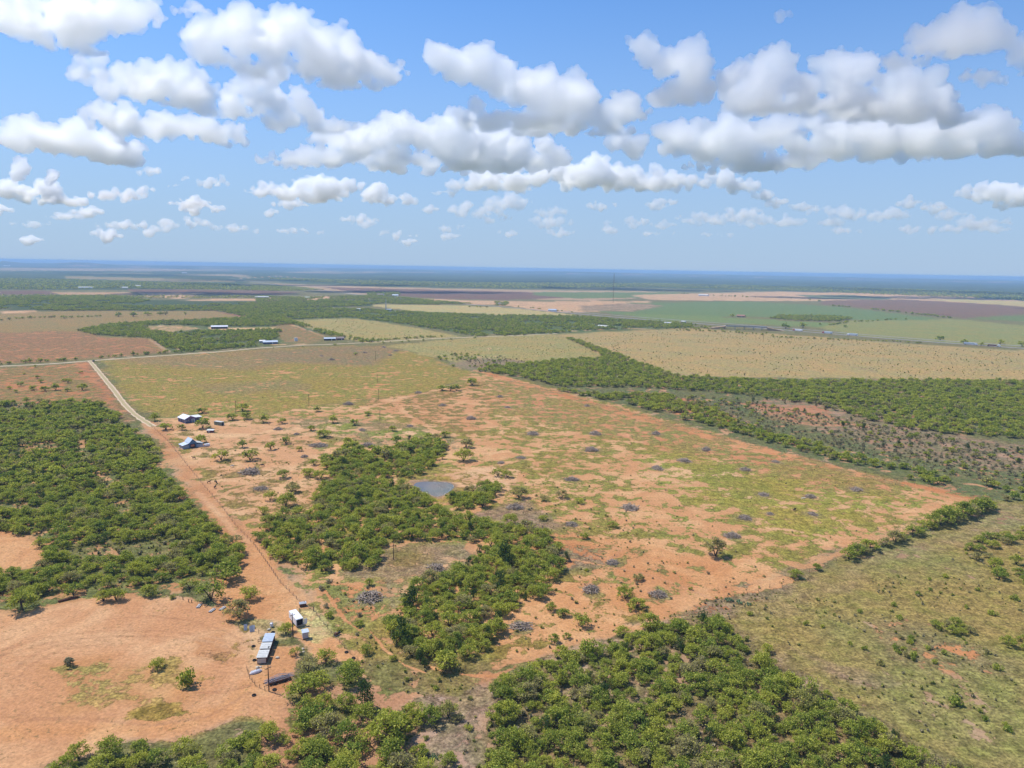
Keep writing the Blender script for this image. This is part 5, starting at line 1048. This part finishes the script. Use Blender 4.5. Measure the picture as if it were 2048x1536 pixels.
for x, y, lab in [(398,1213,'stack of grey boards beside the yard mesquite'),(424,1222,'stack of pale boards at the foot of a big bush'),(445,1218,'stack of grey planks behind the big bush')]:
    o = thing('board_stack', lab, 'boards', (x, y), 20+x % 7*8, 'board stacks'); [bx('board', (-1.3+.1*(k % 3), 1.3, -.5+.26*(k % 4), -.27+.26*(k % 4), .03+.11*(k//4), .13+.11*(k//4)), 'greysid' if k % 3 else 'post', o) for k in range(12)]
# piles of grubbed mesquite
def pile_me(seed):
    rg = np.random.default_rng(seed); P = []
    for k in range(150):
        a = rg.uniform(0, 6.28); r = rg.random()**.65*.86; z = max(.02, .5*(1-r**1.3)*rg.random()); l = rg.uniform(.22, .75); b = rg.uniform(0, 6.28); e = rg.normal(0, .32)
        d = np.array((math.cos(b)*math.cos(e), math.sin(b)*math.cos(e), math.sin(e))); c = np.array((r*math.cos(a), r*math.sin(a), z)); w = rg.uniform(.016, .044)
        p0 = c-d*l/2; p1 = c+d*l/2; p0[2] = max(p0[2], 0); p1[2] = max(p1[2], 0); P.append(tube([p0, c+rg.normal(0, .02, 3), p1], [w, w*.9, w*.4], 4))
    me = mesh_np('brush_pile', *join(P)); me.materials.append(M['stick']); return me
PMS = [pile_me(i) for i in range(4)]
for i, (x, y, w) in enumerate(PILES):
    P = gp(x, y); o = link('brush_pile', PMS[i % 4]); s = w*mpp(P)*1.02; o.location = (P[0], P[1], 0); o.rotation_euler = (0, 0, i*2.1); ra_ = np.random.default_rng(i); o.scale = (s*ra_.uniform(.75, 1.1), s*ra_.uniform(.6, 1.0), s*ra_.uniform(.8, 1.15))
    if y < 730: lab = 'small dark brush pile on the brown rise near the county road'
    elif x < 960 and y < 1000: lab = 'grey brush pile among the scattered mesquites between homestead and pond'
    elif y > 1090: lab = {0: 'large grey brush pile on orange sand next to the gully thicket', 1: 'large pale brush pile in the weeds beside the straight fence', 2: 'brush pile with a green weed fringe on the southern pasture', 3: 'brush pile beside two mesquites above the southern thicket', 4: 'dark brush pile on the brown flat below the pond grove', 5: 'small brush pile near the track to the lone mesquite'}[i]
    elif y > 1000: lab = 'grey brush pile on bare orange soil past the pond grove'
    else: lab = ('low' if i % 3 else 'scattered')+' grey brush pile '+('on the yellow grassy part of the pasture' if x > 1370 and y > 915 else 'towards the red fence line' if y < 905 else 'on the sandy middle of the pasture')
    tag(o, lab, 'brush pile', 'brush piles on the cleared pasture')
# prickly pear
def pear_me(seed):
    rg = np.random.default_rng(seed); P = []; V0, F0 = ICO1; q4 = np.column_stack((F0, F0[:, 2]))
    V, F, o = [], [], 0
    for k in range(26):
        a = rg.uniform(0, 6.28); r = math.sqrt(rg.random())*.8; z = .18+.25*rg.random()*(1.2-r); rz = rg.uniform(0, 6.28); s = rg.uniform(.12, .2)
        W = V0*np.array((s, s*.22, s*1.25)); c, s_ = math.cos(rz), math.sin(rz); W = np.column_stack((W[:, 0]*c-W[:, 1]*s_, W[:, 0]*s_+W[:, 1]*c, W[:, 2]+z)); W[:, 0] += r*math.cos(a); W[:, 1] += r*math.sin(a)
        V.append(W); F.append(F0+o); o += len(V0)
    me = mesh_np('prickly_pear', np.vstack(V), np.vstack(F)); me.materials.append(M['pear']); return me
PR = [pear_me(i) for i in range(2)]
for i, (x, y, s) in enumerate([(1458,1202,2.0),(1478,1206,1.8),(1496,1210,1.5),(1440,1238,1.7),(845,1510,2.0),(1605,1160,1.6),(870,1516,1.5)]):
    o = link('prickly_pear', PR[i % 2]); P = gp(x, y); o.location = (P[0], P[1], 0); o.scale = (s, s, s); o.rotation_euler = (0, 0, i); tag(o, 'blue-green prickly pear clump below the southern thicket' if y > 1400 else 'blue-green prickly pear clump on the grassland edge by the corner hedge', 'cactus', 'prickly pears')
# animals: one skinned body each
def beast(kind):
    me = bpy.data.meshes.new(kind); bm = bmesh.new(); H = kind == 'horse'
    J = [(0, 0, 1.12), (.55, 0, 1.15), (-.6, 0, 1.18), (.95, 0, 1.45 if H else 1.2), (1.2, 0, 1.75 if H else 1.28), (1.55, 0, 1.58 if H else 1.05)]
    E = [(0, 1), (0, 2), (1, 3), (3, 4), (4, 5)]; rad = [.30, .29, .28, .17, .12, .08] if H else [.36, .33, .32, .2, .15, .11]
    def add(p, par, r): J.append(p); E.append((par, len(J)-1)); rad.append(r); return len(J)-1
    for s in (-1, 1):
        a = add((.58, s*.2, .85), 1, .14); b = add((.6, s*.2, .48), a, .075); c = add((.57, s*.2, .06), b, .06)
        a = add((-.66, s*.2, .88), 2, .17); b = add((-.55, s*.2, .66), a, .11); c = add((-.74, s*.2, .45), b, .075); add((-.7, s*.2, .06), c, .06); add((1.22, s*.1, 1.92 if H else 1.42), 4, .035)
    a = add((-.9, 0, 1.1), 2, .06); add((-.98, 0, .6), a, .05)
    vs = [bm.verts.new(p) for p in J]; [bm.edges.new((vs[a], vs[b])) for a, b in E]; bm.to_mesh(me); bm.free()
    o = link(kind, me); sk = o.modifiers.new('s', 'SKIN'); o.modifiers.new('u', 'SUBSURF').levels = 1
    for v, r_ in zip(me.skin_vertices[0].data, rad): v.radius = (r_, r_)
    me.skin_vertices[0].data[0].use_root = True
    me2 = bpy.data.meshes.new_from_object(o.evaluated_get(bpy.context.evaluated_depsgraph_get())); bpy.data.objects.remove(o); me2.name = kind; return me2
HM, CWM = beast('horse'), beast('cow')
for me_, x, y, r_, mt_, lab in [(HM, 388, 918, 160, 'coatbrown', 'brown horse standing on sand below the barn'), (HM, 418, 967, 20, 'coatbrown', 'brown horse grazing beside the red track near two dark shrubs'), (HM, 433, 967, 100, 'coatdark', 'dark horse beside a round shrub near the red track'), (HM, 430, 977, 60, 'coatdark', 'dark foal-sized horse on a grass patch by the red track'), (CWM, 464, 935, 5, 'coatpale', 'cream cow standing on the green patch near the brush pile'), (CWM, 526, 933, 170, 'coatdark', 'black cow grazing on the green patch under the mesquite'), (CWM, 1606, 1000, 10, 'coatpale', 'cream cow beside a brush pile far out on the pasture'), (CWM, 1589, 1022, 60, 'coatdark', 'black cow standing alone on the yellow pasture')]:
    m2 = me_.copy(); m2.materials.clear(); m2.materials.append(M[mt_]); o = link('horse' if me_ is HM else 'cow', m2); P = gp(x, y); o.location = (P[0], P[1], 0); o.rotation_euler = (0, 0, face(P)+R(r_)); tag(o, lab, 'horse' if me_ is HM else 'cow')
# ------------------------------------------------------------------ buildings and masts farther off
def farm(name, label, px, w, l, e, r, wall, roof, rel=0, wins=3, cat='house', door=True):
    t = thing(name, label, cat, px, rel); vb = gable_body(l, w, e, r); rot = [[(v[1]-w/2, -v[0]+l/2, v[2]) for v in vb[0]], vb[1]]
    pm('wall', rot, wall, t); k = (r-e)/(l/2); ov = .5
    pm('roof', slab((-w/2-ov, -ov, e-k*ov+.05), (w/2+ov, -ov, e-k*ov+.05), (w/2+ov, l/2, r+.05), (-w/2-ov, l/2, r+.05), .15), roof, t); pm('roof', slab((-w/2-ov, l/2, r+.051), (w/2+ov, l/2, r+.051), (w/2+ov, l+ov, e-k*ov+.051), (-w/2-ov, l+ov, e-k*ov+.051), .15), roof, t)
    for i in range(wins): x = -w/2+w*(i+.5)/wins; bx('window', (x-.6, x+.6, -.08, -.01, 1., 2.2), 'glass', t)
    if door: bx('door', (w*.12, w*.12+1.1, -.1, -.02, 0, 2.1), 'trimw', t)
    return t
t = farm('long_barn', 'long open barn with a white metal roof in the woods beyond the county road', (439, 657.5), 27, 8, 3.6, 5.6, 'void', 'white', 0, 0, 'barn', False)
for k in range(8): bx('post', (-13.4+k*3.8, -13.2+k*3.8, -.6, -.4, 0, 3.4), 'steel', t)
farm('ranch_house', 'low grey-roofed ranch house on the county road with a sandy forecourt', (541, 688), 20, 9, 2.8, 4.6, 'bluewall', 'tin', 6, 4); farm('ranch_outbuilding', 'pale shed attached beside the grey-roofed ranch house', (524, 685.5), 8, 6, 2.6, 3.8, 'greysid', 'tinp', -20, 1, 'shed')
farm('roadside_house', 'dark house with a bright blue-white roof along the county road', (660, 681), 17, 8, 2.8, 4.3, 'void', 'tin', 4, 3); farm('brown_house', 'brown-roofed house beside the bright-roofed one on the county road', (681, 680), 11, 8, 2.7, 4.5, 'maroon', 'brownroof', 10, 2)
t = thing('silver_tank', 'round white water tank near the county road houses', 'tank', (592, 682)); pm('body', cyl(2.4, 4.4, 16), 'white', t); pm('lid', cyl(2.55, .3, 16, 'z', (0, 0, 4.41)), 'tin', t)
FAR_B = [('white_barn', 'wide white-roofed shed far beyond the woods', (525, 597), 42, 14, 5, 7.5, 'greysid', 'tinp'), ('small_house', 'small house with light roof on the far tan field', (615, 596.5), 16, 10, 3, 5, 'trimw', 'tinp'), ('white_house', 'white house hidden in the green brush near the tower', (717, 620.5), 11, 8, 3, 4.6, 'trimw', 'tinp'), ('tower_hut', 'grey equipment hut at the foot of the grey tower', (779, 621.5), 14, 6, 3.4, 4.4, 'greysid', 'tin'),
 ('farmhouse', 'farmhouse in the clump of dark trees along the highway', (1001, 609.5), 18, 10, 3.4, 6, 'greysid', 'brownroof'), ('white_shop', 'white workshop beside the highway before the mast', (1104, 623), 22, 12, 4.5, 6.5, 'trimw', 'tin'), ('pale_house', 'pale long house among mesquites at the end of the county road', (1206, 655.5), 22, 9, 3, 4.8, 'trimw', 'tinp'), ('hidden_house', 'house with light grey roof amid roadside trees', (1336, 649), 14, 9, 3.2, 5, 'greysid', 'tinp'),
 ('blue_shed', 'small shed with blue-white roof next to the highway', (1366, 646), 9, 7, 3.2, 4.4, 'barnblue', 'tinp'), ('red_farm', 'farmhouse with a reddish roof beside the green crop', (1481, 634.5), 20, 11, 3.6, 6.2, 'dirt', 'redroof'), ('crop_farm', 'white farm building in trees between the crop fields', (1406, 592), 46, 18, 5, 8, 'trimw', 'tinp'), ('far_white_shed', 'white shed alone in the far woods', (168, 577), 40, 14, 5, 7, 'trimw', 'tinp'), ('far_white_house', 'tiny white house in the far woods near the white shed', (182, 576.5), 14, 10, 4, 6, 'trimw', 'tinp'),
 ('far_cream_house', 'cream house in the far woods past the white shed', (250, 577), 22, 12, 4, 7, 'rock', 'tinp'), ('far_pale_barn', 'pale barn in the far woods past the cream house', (275, 573), 24, 12, 4, 6, 'trimw', 'tinp'), ('horizon_barn', 'white barn near the horizon among blue woods', (369, 546.5), 50, 20, 7, 10, 'trimw', 'tinp'), ('horizon_shed', 'white shed at the foot of the far mesas', (14, 532.8), 90, 40, 12, 16, 'trimw', 'tinp'), ('highway_house', 'house among trees where the highway passes the dark field', (760, 591), 26, 12, 4, 7, 'greysid', 'brownroof'), ('highway_barn', 'pale barn by the highway near the dark field', (790, 592.5), 22, 12, 4, 7, 'trimw', 'tin')]
for nm, lab, px, w, l, e, r, wl, rf in FAR_B: farm(nm, lab, px, w, l, e, r, wl, rf, (px[0]*7) % 40-20, 2, 'barn' if 'barn' in lab or 'shed' in lab else 'house')
t = thing('cell_tower', 'tall grey steel tower standing in the green brush beyond the county road', 'tower', (772, 622)); P = gp(772, 622); h = hpx(P, 599)
pm('shaft', tube([(0, 0, 0), (0, 0, h*.5), (0, 0, h)], [1.4, 1.15, .8], 10), 'steel', t); [pm('antenna', cyl(.35, 3.2, 6, 'z', (1.7*math.cos(a), 1.7*math.sin(a), h-4)), 'white', t) for a in (0, 2.1, 4.2)]; pm('platform', cyl(1.9, .3, 12, 'z', (0, 0, h-4.4)), 'steel', t)
t = thing('radio_mast', 'very tall thin guyed radio mast near the highway', 'mast', (1226, 605)); P = gp(1226, 605); h = min(112., hpx(P, 547)); ls = []
for a in (0, 2.094, 4.189): ls.append(tube([(1.1*math.cos(a), 1.1*math.sin(a), 0), (1.1*math.cos(a), 1.1*math.sin(a), h)], [.22, .22], 4))
for k in range(26):
    z0, z1 = h*k/26, h*(k+1)/26
    for a, b in ((0, 2.094), (2.094, 4.189), (4.189, 0)): ls.append(tube([(1.1*math.cos(a), 1.1*math.sin(a), z0), (1.1*math.cos(b), 1.1*math.sin(b), z1)], [.12, .12], 3))
lat = [x for x in ls]; Vq, Fq = join([(v, f) for v, f in lat if len(f[0]) == 4]); pm('lattice', (Vq, Fq), 'rust', t)
for a in (.4, 2.5, 4.6): pm('guy_wire', tube([(1.2*math.cos(a), 1.2*math.sin(a), h*.92), (55*math.cos(a), 55*math.sin(a), 0)], [.05, .05], 3), 'wire', t)
# overpass
t = thing('overpass', 'grey concrete road bridge on piers crossing the highway', 'bridge', (1490, 659), 4); bx('deck', (-38, 42, -5, 6, 5.2, 6.3), 'concrete', t); bx('parapet', (-38, 42, -5.3, -5.01, 5.6, 7.2), 'concrete', t); bx('parapet', (-38, 42, 6.01, 6.3, 5.6, 7.2), 'concrete', t)
for x in (-20, -2, 16, 32):
    for y in (-3, 3.4): bx('pier', (x, x+1.1, y, y+1.1, 0, 5.19), 'concrete', t)
pm('abutment', [[(42.1, -8, 0), (75, -8, 0), (42.1, -8, 6), (42.1, 9, 0), (75, 9, 0), (42.1, 9, 6)], [(0, 1, 2), (5, 4, 3), (0, 3, 4, 1), (1, 4, 5, 2), (2, 5, 3, 0)]], 'dirt', t); pm('abutment', [[(-75, -8, 0), (-38.1, -8, 0), (-38.1, -8, 6), (-75, 9, 0), (-38.1, 9, 0), (-38.1, 9, 6)], [(0, 1, 2), (5, 4, 3), (0, 3, 4, 1), (1, 4, 5, 2), (2, 5, 3, 0)]], 'dirt', t)
# lorries on the highway
def lorry(px, lab, cabm, boxm, left, flat=False):
    P = gp(*px); k = int(np.argmin(np.linalg.norm(HP-P, axis=1))); tan = HP[min(k+1, len(HP)-1)]-HP[k-1]; t = thing('semi_truck', lab, 'truck', px, 0, None, .27); t.rotation_euler = (0, 0, math.atan2(tan[1], tan[0])+(math.pi if left else 0))
    if flat: bx('flat_deck', (-11, 3, -1.25, 1.25, 1.1, 1.4), 'rust', t); bx('load', (-10, 1.5, -1.1, 1.1, 1.41, 2.9), boxm, t)
    else: bx('trailer_box', (-12, 3.2, -1.3, 1.3, 1.15, 4.0), boxm, t, .05)
    bx('cab', (4.0, 6.4, -1.2, 1.2, .7, 3.5), cabm, t, .15); bx('hood', (6.41, 8.0, -.95, .95, .7, 2.0), cabm, t, .1); bx('windscreen', (6.405, 6.45, -1, 1, 2.1, 3.1), 'glass', t); bx('frame', (-11, 7.6, -.5, .5, .75, 1.05), 'steel', t); bx('sleeper', (3.3, 3.99, -1.2, 1.2, .9, 3.6), cabm, t)
    for x in (-10.5, -9.3, 3.2, 4.4, 7.2):
        for y in (-1.25, .95): w_ = pm('wheel', cyl(.5, .3, 12, 'y', (x, y, .5)), 'tyre', t); pm('rim', cyl(.25, .04, 8, 'y', (x, y-.05 if y < 0 else y+.31, .5)), 'steel', w_)
lorry((1593, 662), 'semi truck with red cab and white trailer, hindmost by the overpass', 'redcab', 'white', True); lorry((1652, 667), 'semi truck with dark red cab and pale trailer between the roadside shrubs', 'redcab', 'tin', True); lorry((1702, 671), 'semi truck with white cab and silver trailer before the green field', 'white', 'tin', True)
lorry((1944, 690), 'semi truck with blue-white trailer between two roadside trees', 'white', 'tin', False); lorry((1990, 693.5), 'white semi truck pulling a flatbed with dark red machinery', 'white', 'maroon', False, True)
t = thing('parked_car', 'dark car parked where the pale lane meets the county road', 'car', (187, 723), 70); bx('body', (-2.2, 2.2, -.9, .9, .35, .95), 'coatdark', t, .12); bx('cabin', (-1.2, 1.1, -.8, .8, .951, 1.5), 'glass', t, .15)
for x in (-1.4, 1.4):
    for y in (-.95, .75): pm('wheel', cyl(.34, .2, 12, 'y', (x, y, .34)), 'tyre', t)
